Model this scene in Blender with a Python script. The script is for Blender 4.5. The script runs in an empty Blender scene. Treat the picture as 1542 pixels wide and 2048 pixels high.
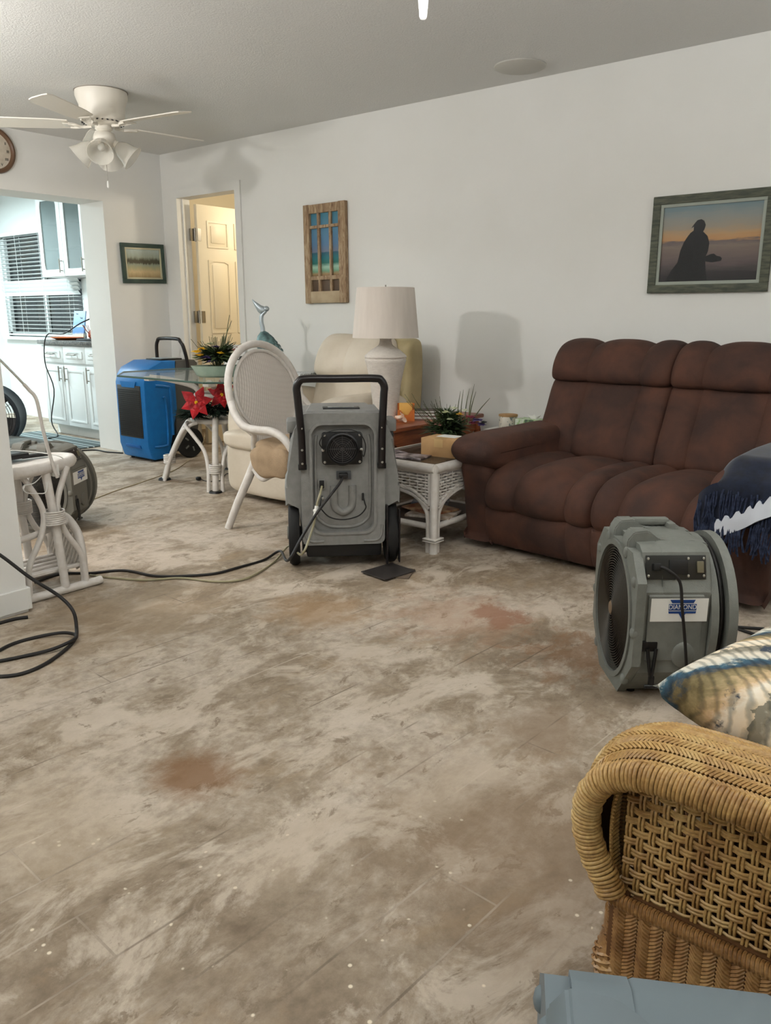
import bpy, bmesh, math, random
from mathutils import Vector, Matrix
from math import sin, cos, pi, radians as R
random.seed(7)
C = bpy.context.scene.collection
sc = bpy.context.scene

# ---------------------------------------------------------------- camera
CAM_F = 1595.0; PITCH = R(13.9); YAW = R(50.9); CAM_H = 1.14
cd = bpy.data.cameras.new('camera'); cam = bpy.data.objects.new('camera', cd); C.objects.link(cam)
cam.location = (0, 0, CAM_H); cam.rotation_euler = (R(90) - PITCH, 0, -YAW)
cd.sensor_fit = 'VERTICAL'; cd.sensor_height = 36.0; cd.lens = 36.0 * CAM_F / 2048.0
cd.clip_start = 0.05; cd.clip_end = 60
sc.camera = cam
# ---------------------------------------------------------------- world, exposure
w = bpy.data.worlds.new('night'); sc.world = w; w.use_nodes = True
w.node_tree.nodes['Background'].inputs[0].default_value = (0.02, 0.03, 0.05, 1)
w.node_tree.nodes['Background'].inputs[1].default_value = 0.4
sc.view_settings.view_transform = 'Standard'; sc.view_settings.look = 'None'
sc.view_settings.exposure = 0.22; sc.view_settings.gamma = 1.0; sc.view_settings.use_curve_mapping = False
# ---------------------------------------------------------------- lights of the place and added ceiling fills
def light(name, kind, loc, energy, col, size=0.1, rot=None, sy=None):
    d = bpy.data.lights.new(name, kind); d.energy = energy; d.color = col
    if kind == 'AREA':
        d.size = size
        if sy: d.shape = 'RECTANGLE'; d.size_y = sy
    else: d.shadow_soft_size = size
    o = bpy.data.objects.new(name, d); C.objects.link(o); o.location = loc
    if rot: o.rotation_euler = rot
    return o
light('ceiling_lamp_light', 'POINT', (1.60, 1.20, 1.98), 11, (1.0, 0.99, 0.98), 0.09)
light('dining_lamp_light', 'POINT', (0.9, 3.95, 1.98), 64, (1.0, 0.985, 0.965), 0.06)
light('added_fill_corner', 'AREA', (-0.5, 1.6, 1.65), 70, (0.96, 0.99, 1.0), 0.35, (R(180), 0, 0))  # added fill out of view, aimed up to brighten the ceiling
light('added_fill_sofa', 'AREA', (2.3, -0.5, 1.80), 50, (0.96, 0.99, 1.0), 0.35, (R(180), 0, 0))  # second added fill, no lamp here; lifts the ceiling on the sofa side
light('added_fill_dining', 'AREA', (0.6, 4.9, 1.7), 52, (0.98, 0.985, 1.0), 0.35, (R(180), 0, 0))  # added fill behind the left wall, raises the far ceiling
light('kitchen_tube_light', 'AREA', (2.9, 8.5, 2.36), 125, (0.80, 0.96, 1.0), 1.2, None, 0.3)
light('side_room_lamp_light', 'POINT', (5.35, 5.05, 2.1), 24, (1.0, 0.89, 0.70), 0.08)

# ---------------------------------------------------------------- helpers
def S(r, g, b):
    f = lambda v: (v/255/12.92) if v/255 <= 0.04045 else ((v/255+0.055)/1.055)**2.4
    return (f(r), f(g), f(b), 1)
def newmat(name):
    m = bpy.data.materials.new(name); m.use_nodes = True
    nt = m.node_tree; return m, nt, nt.nodes['Principled BSDF']
def N(nt, t, **k):
    n = nt.nodes.new(t)
    for a, v in k.items():
        if a in n.inputs.keys(): n.inputs[a].default_value = v
        else: setattr(n, a, v)
    return n
def noise(nt, scale, detail=4, rough=0.55, src=None, dist=0.0, stretch=None):
    tc = nt.nodes.new('ShaderNodeTexCoord'); o = tc.outputs['Object']
    if stretch:
        mp = nt.nodes.new('ShaderNodeMapping'); mp.inputs['Scale'].default_value = stretch
        nt.links.new(o, mp.inputs[0]); o = mp.outputs[0]
    n = nt.nodes.new('ShaderNodeTexNoise'); n.inputs['Scale'].default_value = scale
    n.inputs['Detail'].default_value = detail; n.inputs['Roughness'].default_value = rough
    n.inputs['Distortion'].default_value = dist
    nt.links.new(src or o, n.inputs['Vector']); return n.outputs['Fac']
def ramp(nt, fac, stops, interp='LINEAR'):
    r = nt.nodes.new('ShaderNodeValToRGB'); e = r.color_ramp.elements; r.color_ramp.interpolation = interp
    while len(e) < len(stops): e.new(0.5)
    for i, (p, c) in enumerate(stops): e[i].position = p; e[i].color = c
    nt.links.new(fac, r.inputs[0]); return r.outputs[0]
def mixc(nt, fac, a, b, mode='MIX'):
    m = nt.nodes.new('ShaderNodeMix'); m.data_type = 'RGBA'; m.blend_type = mode
    for s, v in ((m.inputs[0], fac), (m.inputs[6], a), (m.inputs[7], b)):
        if hasattr(v, 'links'): nt.links.new(v, s)
        else: s.default_value = v
    return m.outputs[2]
def mth(nt, op, a, b=0.0, c=0.0, clamp=False):
    m = nt.nodes.new('ShaderNodeMath'); m.operation = op; m.use_clamp = clamp
    for s, v in zip(m.inputs, (a, b, c)):
        if hasattr(v, 'links'): nt.links.new(v, s)
        else: s.default_value = v
    return m.outputs[0]
def mk(name, c1, c2=None, scale=6, rough=0.6, metal=0, bump=0, bscale=60, alpha=1, trans=0, ior=1.45, emit=0, lo=0.35, hi=0.65, spec=None, stretch=None, detail=4, sheen=0, dist=0.0):
    m, nt, p = newmat(name)
    p.inputs['Roughness'].default_value = rough; p.inputs['Metallic'].default_value = metal
    p.inputs['Base Color'].default_value = c1; p.inputs['IOR'].default_value = ior
    if spec is not None: p.inputs['Specular IOR Level'].default_value = spec
    if c2: nt.links.new(ramp(nt, noise(nt, scale, detail, stretch=stretch, dist=dist), [(lo, c1), (hi, c2)]), p.inputs['Base Color'])
    if bump:
        b = nt.nodes.new('ShaderNodeBump'); b.inputs['Strength'].default_value = bump; b.inputs['Distance'].default_value = 0.004
        nt.links.new(noise(nt, bscale, 3, stretch=stretch), b.inputs['Height']); nt.links.new(b.outputs[0], p.inputs['Normal'])
    if trans: p.inputs['Transmission Weight'].default_value = trans
    if alpha < 1: p.inputs['Alpha'].default_value = alpha
    if sheen: p.inputs['Sheen Weight'].default_value = sheen; p.inputs['Sheen Roughness'].default_value = 0.4
    if emit: p.inputs['Emission Color'].default_value = c1; p.inputs['Emission Strength'].default_value = emit
    return m

def catmull(P, k=6, closed=False):
    P = [Vector(p) for p in P]
    if k <= 1 or len(P) < 3: return P
    out = []; n = len(P); rng = n if closed else n-1
    for i in range(rng):
        if closed: p0, p1, p2, p3 = P[(i-1) % n], P[i], P[(i+1) % n], P[(i+2) % n]
        else: p0, p1, p2, p3 = P[max(i-1, 0)], P[i], P[i+1], P[min(i+2, n-1)]
        for j in range(k):
            t = j/k
            out.append(0.5*((2*p1)+(p2-p0)*t+(2*p0-5*p1+4*p2-p3)*t*t+(3*p1-p0-3*p2+p3)*t**3))
    if not closed: out.append(P[-1])
    return out
def rrect(w, h, r, n=6, cx=0, cy=0):
    o = []
    for qx, qy, a0 in ((1, 1, 0), (-1, 1, 90), (-1, -1, 180), (1, -1, 270)):
        for i in range(n+1):
            a = R(a0+90*i/n); o.append((cx+qx*(w/2-r)+r*cos(a), cy+qy*(h/2-r)+r*sin(a)))
    return o
def resample(poly, n):
    P = [Vector(p) for p in poly]; L = [0]
    for i in range(len(P)): L.append(L[-1]+(P[(i+1) % len(P)]-P[i]).length)
    out = []
    for k in range(n):
        s = L[-1]*k/n; i = 0
        while L[i+1] < s: i += 1
        t = (s-L[i])/max(1e-9, L[i+1]-L[i]); out.append(P[i].lerp(P[(i+1) % len(P)], t))
    return out
class B:
    def __init__(s, M=None): s.bm = bmesh.new(); s.M = M
    def _fin(s, vs):
        if s.M:
            for v in vs: v.co = s.M @ v.co
    def box(s, c, d, bev=0, rot=None, seg=2):
        r = bmesh.ops.create_cube(s.bm, size=1); vs = r['verts']
        m = Matrix.Translation(c) @ (rot.to_4x4() if rot else Matrix()) @ Matrix.Diagonal((d[0], d[1], d[2], 1))
        for v in vs: v.co = m @ v.co
        if bev:
            es = list({e for v in vs for e in v.link_edges})
            q = bmesh.ops.bevel(s.bm, geom=es, offset=min(bev, min(d)*0.45), segments=seg, profile=0.5, affect='EDGES')
            vs = list({v for f in q['faces'] for v in f.verts} | {v for v in vs if v.is_valid})
        s._fin(vs); return s
    def bx(s, x0, x1, y0, y1, z0, z1, bev=0): return s.box(((x0+x1)/2, (y0+y1)/2, (z0+z1)/2), (abs(x1-x0), abs(y1-y0), abs(z1-z0)), bev)
    def loft(s, rings, closed=True, cap=True):
        V = [[s.bm.verts.new(p) for p in r] for r in rings]; n = len(V[0])
        for a, b in zip(V[:-1], V[1:]):
            for i in range(n if closed else n-1):
                j = (i+1) % n
                try: s.bm.faces.new((a[i], a[j], b[j], b[i]))
                except ValueError: pass
        if cap and closed:
            for r in (V[0], V[-1]):
                try: s.bm.faces.new(r)
                except ValueError: pass
        s._fin([v for r in V for v in r]); return s
    def tube(s, P, r, n=8, k=5, closed=False, ry=None):
        P = catmull(P, k, closed); m = len(P)
        rr = r if callable(r) else (lambda t: r)
        t0 = (P[1]-P[0]).normalized(); up = Vector((0, 0, 1)) if abs(t0.z) < 0.9 else Vector((1, 0, 0))
        nrm = (up-t0*up.dot(t0)).normalized(); rings = []
        for i in range(m):
            if closed: t = (P[(i+1) % m]-P[i-1])
            else: t = P[min(i+1, m-1)]-P[max(i-1, 0)]
            if t.length < 1e-9: t = t0
            t.normalize(); nrm = (nrm-t*nrm.dot(t))
            nrm.normalize(); bn = t.cross(nrm); a = rr(i/max(1, m-1))
            rings.append([P[i]+nrm*(a*cos(2*pi*j/n))+bn*((ry or 1)*a*sin(2*pi*j/n)) for j in range(n)])
        if closed: rings.append(rings[0]); return s.loft(rings, True, False)
        return s.loft(rings)
    def cyl(s, a, b, r, r2=None, n=20):
        a, b = Vector(a), Vector(b); t = (b-a).normalized(); u = t.orthogonal().normalized(); v = t.cross(u)
        if r2 is None: r2 = r
        return s.loft([[p+u*(q*cos(2*pi*j/n))+v*(q*sin(2*pi*j/n)) for j in range(n)] for p, q in ((a, r), (b, r2))])
    def lathe(s, prof, c=(0, 0, 0), n=28, axis=(0, 0, 1), cap=True):
        c = Vector(c); t = Vector(axis).normalized(); u = t.orthogonal().normalized(); v = t.cross(u)
        return s.loft([[c+t*z+u*(r*cos(2*pi*j/n))+v*(r*sin(2*pi*j/n)) for j in range(n)] for r, z in prof], True, cap)
    def sq(s, c, d, e1=0.5, e2=0.5, nu=24, nv=14, rot=None, bumpf=None):
        f = lambda a, e: math.copysign(abs(a)**e, a); rings = []
        for i in range(nv+1):
            p = -pi/2+pi*i/nv
            p = max(-pi/2+0.02, min(pi/2-0.02, p)); ring = []
            for j in range(nu):
                q = 2*pi*j/nu
                v = Vector((d[0]/2*f(cos(p), e1)*f(cos(q), e2), d[1]/2*f(cos(p), e1)*f(sin(q), e2), d[2]/2*f(sin(p), e1)))
                if bumpf: v += v.normalized()*bumpf(v)
                if rot: v = rot @ v
                ring.append(v+Vector(c))
            rings.append(ring)
        return s.loft(rings)
    def prism(s, poly, a, b, axis='y', bev=0):
        f = {'x': lambda u, v, t: (t, u, v), 'y': lambda u, v, t: (u, t, v), 'z': lambda u, v, t: (u, v, t)}[axis]
        n0 = len(s.bm.verts)
        r0 = [s.bm.verts.new(f(p[0], p[1], a)) for p in poly]; r1 = [s.bm.verts.new(f(p[0], p[1], b)) for p in poly]
        n = len(poly); fs = [s.bm.faces.new(r0), s.bm.faces.new(r1)]
        for i in range(n): s.bm.faces.new((r0[i], r0[(i+1) % n], r1[(i+1) % n], r1[i]))
        vs = r0+r1
        if bev:
            es = [e for ff in fs for e in ff.edges]
            q = bmesh.ops.bevel(s.bm, geom=es, offset=bev, segments=2, profile=0.5, affect='EDGES')
            vs = list({v for ff in q['faces'] for v in ff.verts} | {v for v in vs if v.is_valid})
            vs = list({v for v in vs})
        s._fin(vs); return s
    def ring(s, outer, inner, a, b, axis='y', n=64, z_in=None):
        f = {'x': lambda u, v, t: (t, u, v), 'y': lambda u, v, t: (u, t, v), 'z': lambda u, v, t: (u, v, t)}[axis]
        cx = sum(p[0] for p in inner)/len(inner); cy = sum(p[1] for p in inner)/len(inner)
        def cast(poly, an):
            dx, dy = cos(an), sin(an); best = 0
            for i in range(len(poly)):
                x1, y1 = poly[i][0]-cx, poly[i][1]-cy; x2, y2 = poly[(i+1) % len(poly)][0]-cx, poly[(i+1) % len(poly)][1]-cy
                den = dx*(y2-y1)-dy*(x2-x1)
                if abs(den) < 1e-12: continue
                t = (x1*(y2-y1)-y1*(x2-x1))/den; u = (x1*dy-y1*dx)/den
                if t > 0 and -1e-6 <= u <= 1+1e-6: best = max(best, t)
            return (cx+dx*best, cy+dy*best)
        an = sorted({round((2*pi*i/n) % (2*pi), 5) for i in range(n)} | {round(math.atan2(p[1]-cy, p[0]-cx) % (2*pi), 5) for p in outer})
        O = [cast(outer, q) for q in an]; I = [cast(inner, q) for q in an]
        g = lambda L, t: [f(p[0], p[1], t) for p in L]
        return s.loft([g(O, a), g(I, a), g(I, b), g(O, b), g(O, a)], True, False)
    def grid(s, fn, nu, nv, thick=0):
        V = [[s.bm.verts.new(fn(i/nu, j/nv)) for j in range(nv+1)] for i in range(nu+1)]
        for i in range(nu):
            for j in range(nv): s.bm.faces.new((V[i][j], V[i+1][j], V[i+1][j+1], V[i][j+1]))
        if thick:
            s.bm.normal_update()
            W = [[s.bm.verts.new(v.co-v.normal*thick) for v in r] for r in V]
            for i in range(nu):
                for j in range(nv): s.bm.faces.new((W[i][j], W[i][j+1], W[i+1][j+1], W[i+1][j]))
            edge = [(i, 0) for i in range(nu)]+[(nu, j) for j in range(nv)]+[(i, nv) for i in range(nu, 0, -1)]+[(0, j) for j in range(nv, 0, -1)]
            for q in range(len(edge)):
                a, b = edge[q], edge[(q+1) % len(edge)]
                s.bm.faces.new((V[a[0]][a[1]], W[a[0]][a[1]], W[b[0]][b[1]], V[b[0]][b[1]]))
            s._fin([v for r in W for v in r])
        s._fin([v for r in V for v in r]); return s
    def pillow(s, prof, u0, u1, chans=(0, 1), depth=0.03, endr=0.05, nu=48, k=5, axis='y', pw=2.4, lift=None):
        """closed 2D profile of (a, z, weight) lofted along an axis, puffed between the channel seams"""
        P = catmull([(p[0], p[1], p[2] if len(p) > 2 else 0) for p in prof], k, True); m = len(P)
        cx = sum(p.x for p in P)/m; cz = sum(p.y for p in P)/m
        area = sum(P[i].x*P[(i+1) % m].y-P[(i+1) % m].x*P[i].y for i in range(m)); sg = 1 if area > 0 else -1
        L = u1-u0; us = []
        for c0, c1 in zip(chans[:-1], chans[1:]):
            kk = max(6, int(nu*(c1-c0)))
            us += [c0+(c1-c0)*(0.5-0.5*cos(pi*i/kk)) for i in range(kk)]
        us.append(1.0); rings = []
        for u in us:
            d = min(u, 1-u)*abs(L)
            sc_ = 1.0 if d >= endr else max(0.02, (1-(1-d/endr)**pw))**(1/pw)
            c = max(q for q in range(len(chans)-1) if chans[q] <= u+1e-9); t = (u-chans[c])/(chans[c+1]-chans[c])
            pf = max(0.0, 1-abs(2*t-1)**pw); ring = []
            shrink = (1-sc_)*endr
            for i in range(m):
                a, b = P[i-1], P[(i+1) % m]; tx, tz = b.x-a.x, b.y-a.y; l = math.hypot(tx, tz) or 1
                nx, nz = sg*tz/l, -sg*tx/l
                o = depth*pf*max(0, P[i].z)-shrink
                x, z = P[i].x+nx*o, P[i].y+nz*o
                if sc_ < 0.3: x, z = cx+(x-cx)*(0.55+1.5*sc_), cz+(z-cz)*(0.55+1.5*sc_)
                y = u0+u*L
                if lift: z += lift(u)
                ring.append((x, y, z) if axis == 'y' else (y, x, z))
            rings.append(ring)
        return s.loft(rings)
    def build(s, name, mat, parent=None, smooth=40, label=None, kind=None):
        bmesh.ops.remove_doubles(s.bm, verts=s.bm.verts, dist=1e-6)
        bmesh.ops.recalc_face_normals(s.bm, faces=s.bm.faces)
        me = bpy.data.meshes.new(name); s.bm.to_mesh(me); s.bm.free()
        if smooth:
            for p in me.polygons: p.use_smooth = True
            try: me.set_sharp_from_angle(angle=R(smooth))
            except Exception: pass
        me.materials.append(mat)
        o = bpy.data.objects.new(name, me); C.objects.link(o)
        if parent: o.parent = parent
        if label: o['label'] = label
        if kind: o['kind'] = kind
        return o
def tag(o, label, cat, group=None):
    o['label'] = label; o['category'] = cat
    if group: o['group'] = group
    return o
def root(name, label, cat, loc=(0, 0, 0), rz=0, group=None):
    o = bpy.data.objects.new(name, None); C.objects.link(o); o.empty_display_size = 0.1
    o.location = loc; o.rotation_euler = (0, 0, rz); return tag(o, label, cat, group)
def text(name, body, size, mat, parent, M, ext=0.0005):
    c = bpy.data.curves.new(name, 'FONT'); c.body = body; c.size = size; c.extrude = ext; c.align_x = 'CENTER'; c.align_y = 'CENTER'
    o = bpy.data.objects.new(name, c); C.objects.link(o)
    me = bpy.data.meshes.new_from_object(o); bpy.data.objects.remove(o)
    me.transform(M); me.materials.clear(); me.materials.append(mat)
    o = bpy.data.objects.new(name, me); C.objects.link(o); o.parent = parent; return o
def copy_tree(r, loc, rz, label, parts=True):
    c = r.copy(); C.objects.link(c); c.location = loc; c.rotation_euler = (0, 0, rz); c['label'] = label
    for ch in list(r.children):
        d = ch.copy(); C.objects.link(d); d.parent = c
        for g in list(ch.children):
            e = g.copy(); C.objects.link(e); e.parent = d
    return c
_cp, _sp, _cy, _sy = cos(PITCH), sin(PITCH), cos(YAW), sin(YAW)
def at(x, y, X=None, Y=None, Z=None):
    """where a sight line meets a real plane of the room (wall, floor, table top)"""
    dy = y-1024.; lat = x-771.; fw = CAM_F*_cp-dy*_sp; up = -CAM_F*_sp-dy*_cp
    r = (fw*_sy+lat*_cy, fw*_cy-lat*_sy, up)
    t = X/r[0] if X is not None else Y/r[1] if Y is not None else (Z-CAM_H)/r[2]
    return Vector((r[0]*t, r[1]*t, CAM_H+r[2]*t))

# ---------------------------------------------------------------- materials
M = {}
M['wall'] = mk('painted_wall', S(223, 222, 217), S(227, 226, 222), 1.5, 0.75, bump=0.12, bscale=160)
M['white'] = mk('white_paint', S(222, 221, 216), rough=0.45)
M['kwhite'] = mk('cabinet_white', S(225, 229, 228), rough=0.35)
M['cream'] = mk('door_cream', S(228, 216, 190), rough=0.45)
M['rattan_w'] = mk('white_rattan', S(214, 209, 203), S(203, 196, 188), 25, 0.42, bump=0.25, bscale=90)
M['weave_w'] = None
M['glass'] = mk('glass', (0.82, 0.93, 0.9, 1), rough=0.02, trans=1.0, ior=1.45)
M['black'] = mk('black_plastic', S(20, 20, 21), rough=0.42)
M['rubber'] = mk('black_rubber', S(22, 21, 21), rough=0.75, bump=0.2)
M['gloss_black'] = mk('black_enamel', S(24, 19, 20), rough=0.28)
M['cord'] = mk('black_cord', S(26, 23, 22), rough=0.55)
M['clear'] = mk('clear_hose', S(172, 164, 132), rough=0.3, trans=0.35)
M['grey'] = mk('grey_moulded_plastic', S(134, 133, 130), S(126, 125, 122), 40, 0.62, bump=0.25, bscale=400)
M['grey2'] = mk('grey_green_plastic', S(118, 120, 114), S(110, 112, 106), 30, 0.55, bump=0.25, bscale=400)
M['blue'] = mk('blue_plastic', S(14, 108, 176), S(12, 100, 166), 20, 0.42)
M['chrome'] = mk('steel', S(190, 190, 186), rough=0.28, metal=1)
M['nickel'] = mk('brushed_nickel', S(150, 146, 138), rough=0.35, metal=1)
M['suede'] = mk('brown_suede', S(84, 52, 39), S(56, 37, 31), 5.5, 0.85, bump=0.3, bscale=120, lo=0.32, hi=0.66, sheen=0.0, dist=0.3)
M['leather'] = mk('cream_leather', S(214, 203, 186), S(203, 191, 172), 5, 0.5, bump=0.3, bscale=60)
M['wood'] = mk('cherry_wood', S(150, 82, 46), S(112, 56, 32), 5, 0.35, stretch=(1, 8, 8), dist=0.6)
M['card'] = mk('cardboard', S(180, 143, 98), S(170, 133, 90), 12, 0.8)
M['paper'] = mk('white_paper', S(225, 224, 218), rough=0.7)
M['logo'] = mk('logo_blue', S(30, 66, 130), rough=0.5)
M['leaf'] = mk('dark_leaf', S(66, 84, 46), S(34, 50, 30), 30, 0.6)
M['leaf2'] = mk('olive_stem', S(92, 96, 58), S(60, 66, 40), 30, 0.6)
M['red'] = mk('poinsettia_red', S(190, 22, 34), S(130, 12, 24), 20, 0.55)
M['yellow'] = mk('yellow_petal', S(238, 196, 30), S(214, 150, 20), 20, 0.6)
M['purple'] = mk('purple_petal', S(86, 66, 120), S(50, 38, 78), 20, 0.6)
M['magenta'] = mk('plum_petal', S(130, 34, 52), S(90, 24, 48), 20, 0.6)
M['white_petal'] = mk('white_petal', S(206, 206, 180), S(170, 176, 130), 20, 0.6)
M['pink'] = mk('pink_petal', S(190, 130, 118), S(150, 100, 96), 20, 0.6)
M['celadon'] = mk('celadon_glaze', S(150, 166, 150), S(128, 146, 132), 8, 0.25)
M['teal'] = mk('verdigris', S(110, 142, 142), S(64, 84, 86), 22, 0.5, metal=0.3)
M['silver'] = mk('pewter', S(168, 178, 184), rough=0.35, metal=0.6)
M['shade'] = mk('linen_shade', S(216, 206, 196), S(208, 198, 188), 3, 0.8, bump=0.15, bscale=300, stretch=(8, 8, 1))
M['plaster'] = mk('textured_white_ceramic', S(224, 216, 206), S(212, 203, 193), 40, 0.6, bump=0.8, bscale=90, stretch=(1, 1, 4))
M['towel'] = mk('tan_towel', S(168, 144, 116), S(150, 128, 102), 12, 0.95, bump=0.6, bscale=200)
M['dark_glass'] = mk('night_pane', S(16, 22, 26), S(70, 60, 44), 3.2, 0.05, lo=0.45, hi=0.75)  # brownish patches are reflections painted into the dark pane
M['orange'] = mk('orange_lacquer', S(206, 104, 40), S(190, 88, 34), 10, 0.4)
M['navy'] = mk('navy_throw', S(20, 28, 48), S(14, 18, 30), 30, 0.95, sheen=0.3)
M['fan'] = mk('fan_white', S(222, 216, 204), rough=0.4)
M['frost'] = mk('frosted_glass', S(236, 234, 226), rough=0.25, trans=0.55)
# ================================================================ SETTING
def struct(b, name, mat, parent=None, smooth=0, **k):
    o = b.build(name, mat, parent, smooth, **k)
    if not parent: o['kind'] = 'structure'
    return o
# concrete floor shader: pale thinset residue over brown slab, plank ridges, stains, paint drips
def floor_mat():
    m, nt, p = newmat('stained_concrete'); L = nt.links.new
    tc = nt.nodes.new('ShaderNodeTexCoord'); obj = tc.outputs['Object']
    big = noise(nt, 1.35, 6, 0.62, dist=0.5); mid = noise(nt, 4.2, 9, 0.72, dist=0.5, stretch=(0.85, 1.2, 1)); fine = noise(nt, 26, 6, 0.7)
    mixn = mth(nt, 'ADD', mth(nt, 'MULTIPLY', big, 0.5), mth(nt, 'MULTIPLY', mid, 0.5))
    base = ramp(nt, mixn, [(0.38, S(132, 117, 98)), (0.455, S(152, 138, 119)), (0.495, S(168, 155, 138)), (0.535, S(186, 175, 160)), (0.62, S(196, 186, 173))])
    # slab by the camera is browner, the far side paler
    sep = nt.nodes.new('ShaderNodeSeparateXYZ'); L(obj, sep.inputs[0])
    d = mth(nt, 'ADD', mth(nt, 'MULTIPLY', sep.outputs[0], 0.75), mth(nt, 'MULTIPLY', sep.outputs[1], 0.5))
    d = mth(nt, 'ADD', d, mth(nt, 'MULTIPLY', mid, 1.6))
    nr = ramp(nt, mth(nt, 'DIVIDE', d, 4.0), [(0.40, (1, 1, 1, 1)), (0.62, (0, 0, 0, 1))])
    base = mixc(nt, mth(nt, 'MULTIPLY', nr, 0.25), base, S(134, 118, 99))
    fr = ramp(nt, fine, [(0.35, S(178, 170, 160)), (0.62, (1, 1, 1, 1))])
    base = mixc(nt, 0.55, base, fr, 'MULTIPLY')
    # rusty and brown blotches
    blot = noise(nt, 3.0, 8, 0.7, dist=0.5, stretch=(0.9, 1.1, 1))
    base = mixc(nt, ramp(nt, blot, [(0.56, (0, 0, 0, 1)), (0.68, (0.6, 0.6, 0.6, 1))]), base, S(150, 128, 98))
    dark = noise(nt, 9, 9, 0.75, dist=0.5, stretch=(0.85, 1.2, 1))
    base = mixc(nt, ramp(nt, dark, [(0.58, (0, 0, 0, 1)), (0.70, (0.55, 0.55, 0.55, 1))]), base, S(112, 94, 72))
    scr = noise(nt, 3.4, 10, 0.72, dist=0.5, stretch=(0.85, 1.2, 1))
    base = mixc(nt, ramp(nt, scr, [(0.50, (0, 0, 0, 1)), (0.58, (0.7, 0.7, 0.7, 1))]), base, S(198, 187, 172))
    crk = noise(nt, 11, 10, 0.74, dist=0.5, stretch=(0.8, 1.3, 1))
    base = mixc(nt, ramp(nt, crk, [(0.58, (0, 0, 0, 1)), (0.63, (0.75, 0.75, 0.75, 1))]), base, S(118, 103, 84))
    def stain(x, y, r, col, amt, sx=1.0, sy=1.0, wob=0.5):
        nonlocal base
        vm = nt.nodes.new('ShaderNodeVectorMath'); vm.operation = 'SUBTRACT'; L(obj, vm.inputs[0]); vm.inputs[1].default_value = (x, y, 0)
        v2 = nt.nodes.new('ShaderNodeVectorMath'); v2.operation = 'MULTIPLY'; L(vm.outputs[0], v2.inputs[0]); v2.inputs[1].default_value = (sx, sy, 0)
        ln = nt.nodes.new('ShaderNodeVectorMath'); ln.operation = 'LENGTH'; L(v2.outputs[0], ln.inputs[0])
        q = mth(nt, 'ADD', mth(nt, 'DIVIDE', ln.outputs['Value'], r), mth(nt, 'MULTIPLY', mth(nt, 'SUBTRACT', dark, 0.5), wob*4))
        base = mixc(nt, ramp(nt, q, [(0.35, (amt, amt, amt, 1)), (1.0, (0, 0, 0, 1))]), base, col)
    stain(1.10, 1.53, 0.15, S(122, 88, 54), 0.85, wob=0.5)
    stain(2.54, 1.52, 0.13, S(128, 70, 44), 0.7, wob=1.2)
    stain(2.45, 1.60, 0.34, S(160, 126, 100), 0.45, wob=1)
    stain(1.66, 2.62, 0.42, S(150, 130, 104), 0.6, 0.8, 1)
    stain(2.15, 2.08, 0.26, S(146, 116, 80), 0.65)
    stain(1.85, 0.94, 0.17, S(132, 112, 90), 0.7, 0.7, 1)
    stain(2.40, 1.08, 0.22, S(138, 106, 76), 0.7, wob=1.2)
    stain(1.40, 0.72, 0.42, S(134, 112, 88), 0.5, 1, 0.8)
    stain(1.97, 4.0, 0.34, S(140, 120, 98), 0.5)
    stain(1.52, 0.98, 0.16, S(186, 173, 156), 0.55, 0.6, 1.6)
    stain(1.02, 1.12, 0.14, S(184, 170, 152), 0.4, 0.7, 1.2)
    stain(0.75, 1.6, 0.25, S(178, 164, 144), 0.5, 1, 0.7)
    # ridges left between the lifted planks
    mp = nt.nodes.new('ShaderNodeMapping'); mp.inputs['Rotation'].default_value = (0, 0, R(3)); L(obj, mp.inputs[0])
    br = nt.nodes.new('ShaderNodeTexBrick'); L(mp.outputs[0], br.inputs[0]); br.inputs['Scale'].default_value = 1
    br.inputs['Brick Width'].default_value = 1.15; br.inputs['Row Height'].default_value = 0.148; br.inputs['Mortar Size'].default_value = 0.0035; br.inputs['Mortar Smooth'].default_value = 0.6
    br.inputs['Color1'].default_value = (0, 0, 0, 1); br.inputs['Color2'].default_value = (0.25, 0.25, 0.25, 1); br.inputs['Mortar'].default_value = (1, 1, 1, 1)
    gate = ramp(nt, noise(nt, 2.1, 3, 0.6), [(0.46, (0, 0, 0, 1)), (0.58, (1, 1, 1, 1))])
    lines = mth(nt, 'MULTIPLY', br.outputs['Fac'], gate)
    tone = ramp(nt, noise(nt, 3.0, 2), [(0.45, S(92, 80, 64)), (0.6, S(198, 186, 170))])
    base = mixc(nt, mth(nt, 'MULTIPLY', lines, 0.6), base, tone)
    # paint drips
    vo = nt.nodes.new('ShaderNodeTexVoronoi'); vo.inputs['Scale'].default_value = 34; L(obj, vo.inputs['Vector'])
    spot = ramp(nt, vo.outputs['Distance'], [(0.10, (1, 1, 1, 1)), (0.17, (0, 0, 0, 1))])
    pick = ramp(nt, noise(nt, 13, 2), [(0.57, (0, 0, 0, 1)), (0.60, (1, 1, 1, 1))])
    near = ramp(nt, mth(nt, 'DIVIDE', mth(nt, 'ADD', sep.outputs[0], mth(nt, 'MULTIPLY', sep.outputs[1], 0.9)), 4.0), [(0.42, (1, 1, 1, 1)), (0.66, (0, 0, 0, 1))])
    sp = mth(nt, 'MULTIPLY', mth(nt, 'MULTIPLY', spot, pick), near)
    base = mixc(nt, sp, base, S(226, 216, 196))
    base = mixc(nt, 1.0, base, (0.96, 0.925, 0.90, 1), 'MULTIPLY')
    L(base, p.inputs['Base Color']); p.inputs['Roughness'].default_value = 0.62
    bp = nt.nodes.new('ShaderNodeBump'); bp.inputs['Strength'].default_value = 0.5; bp.inputs['Distance'].default_value = 0.004
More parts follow.
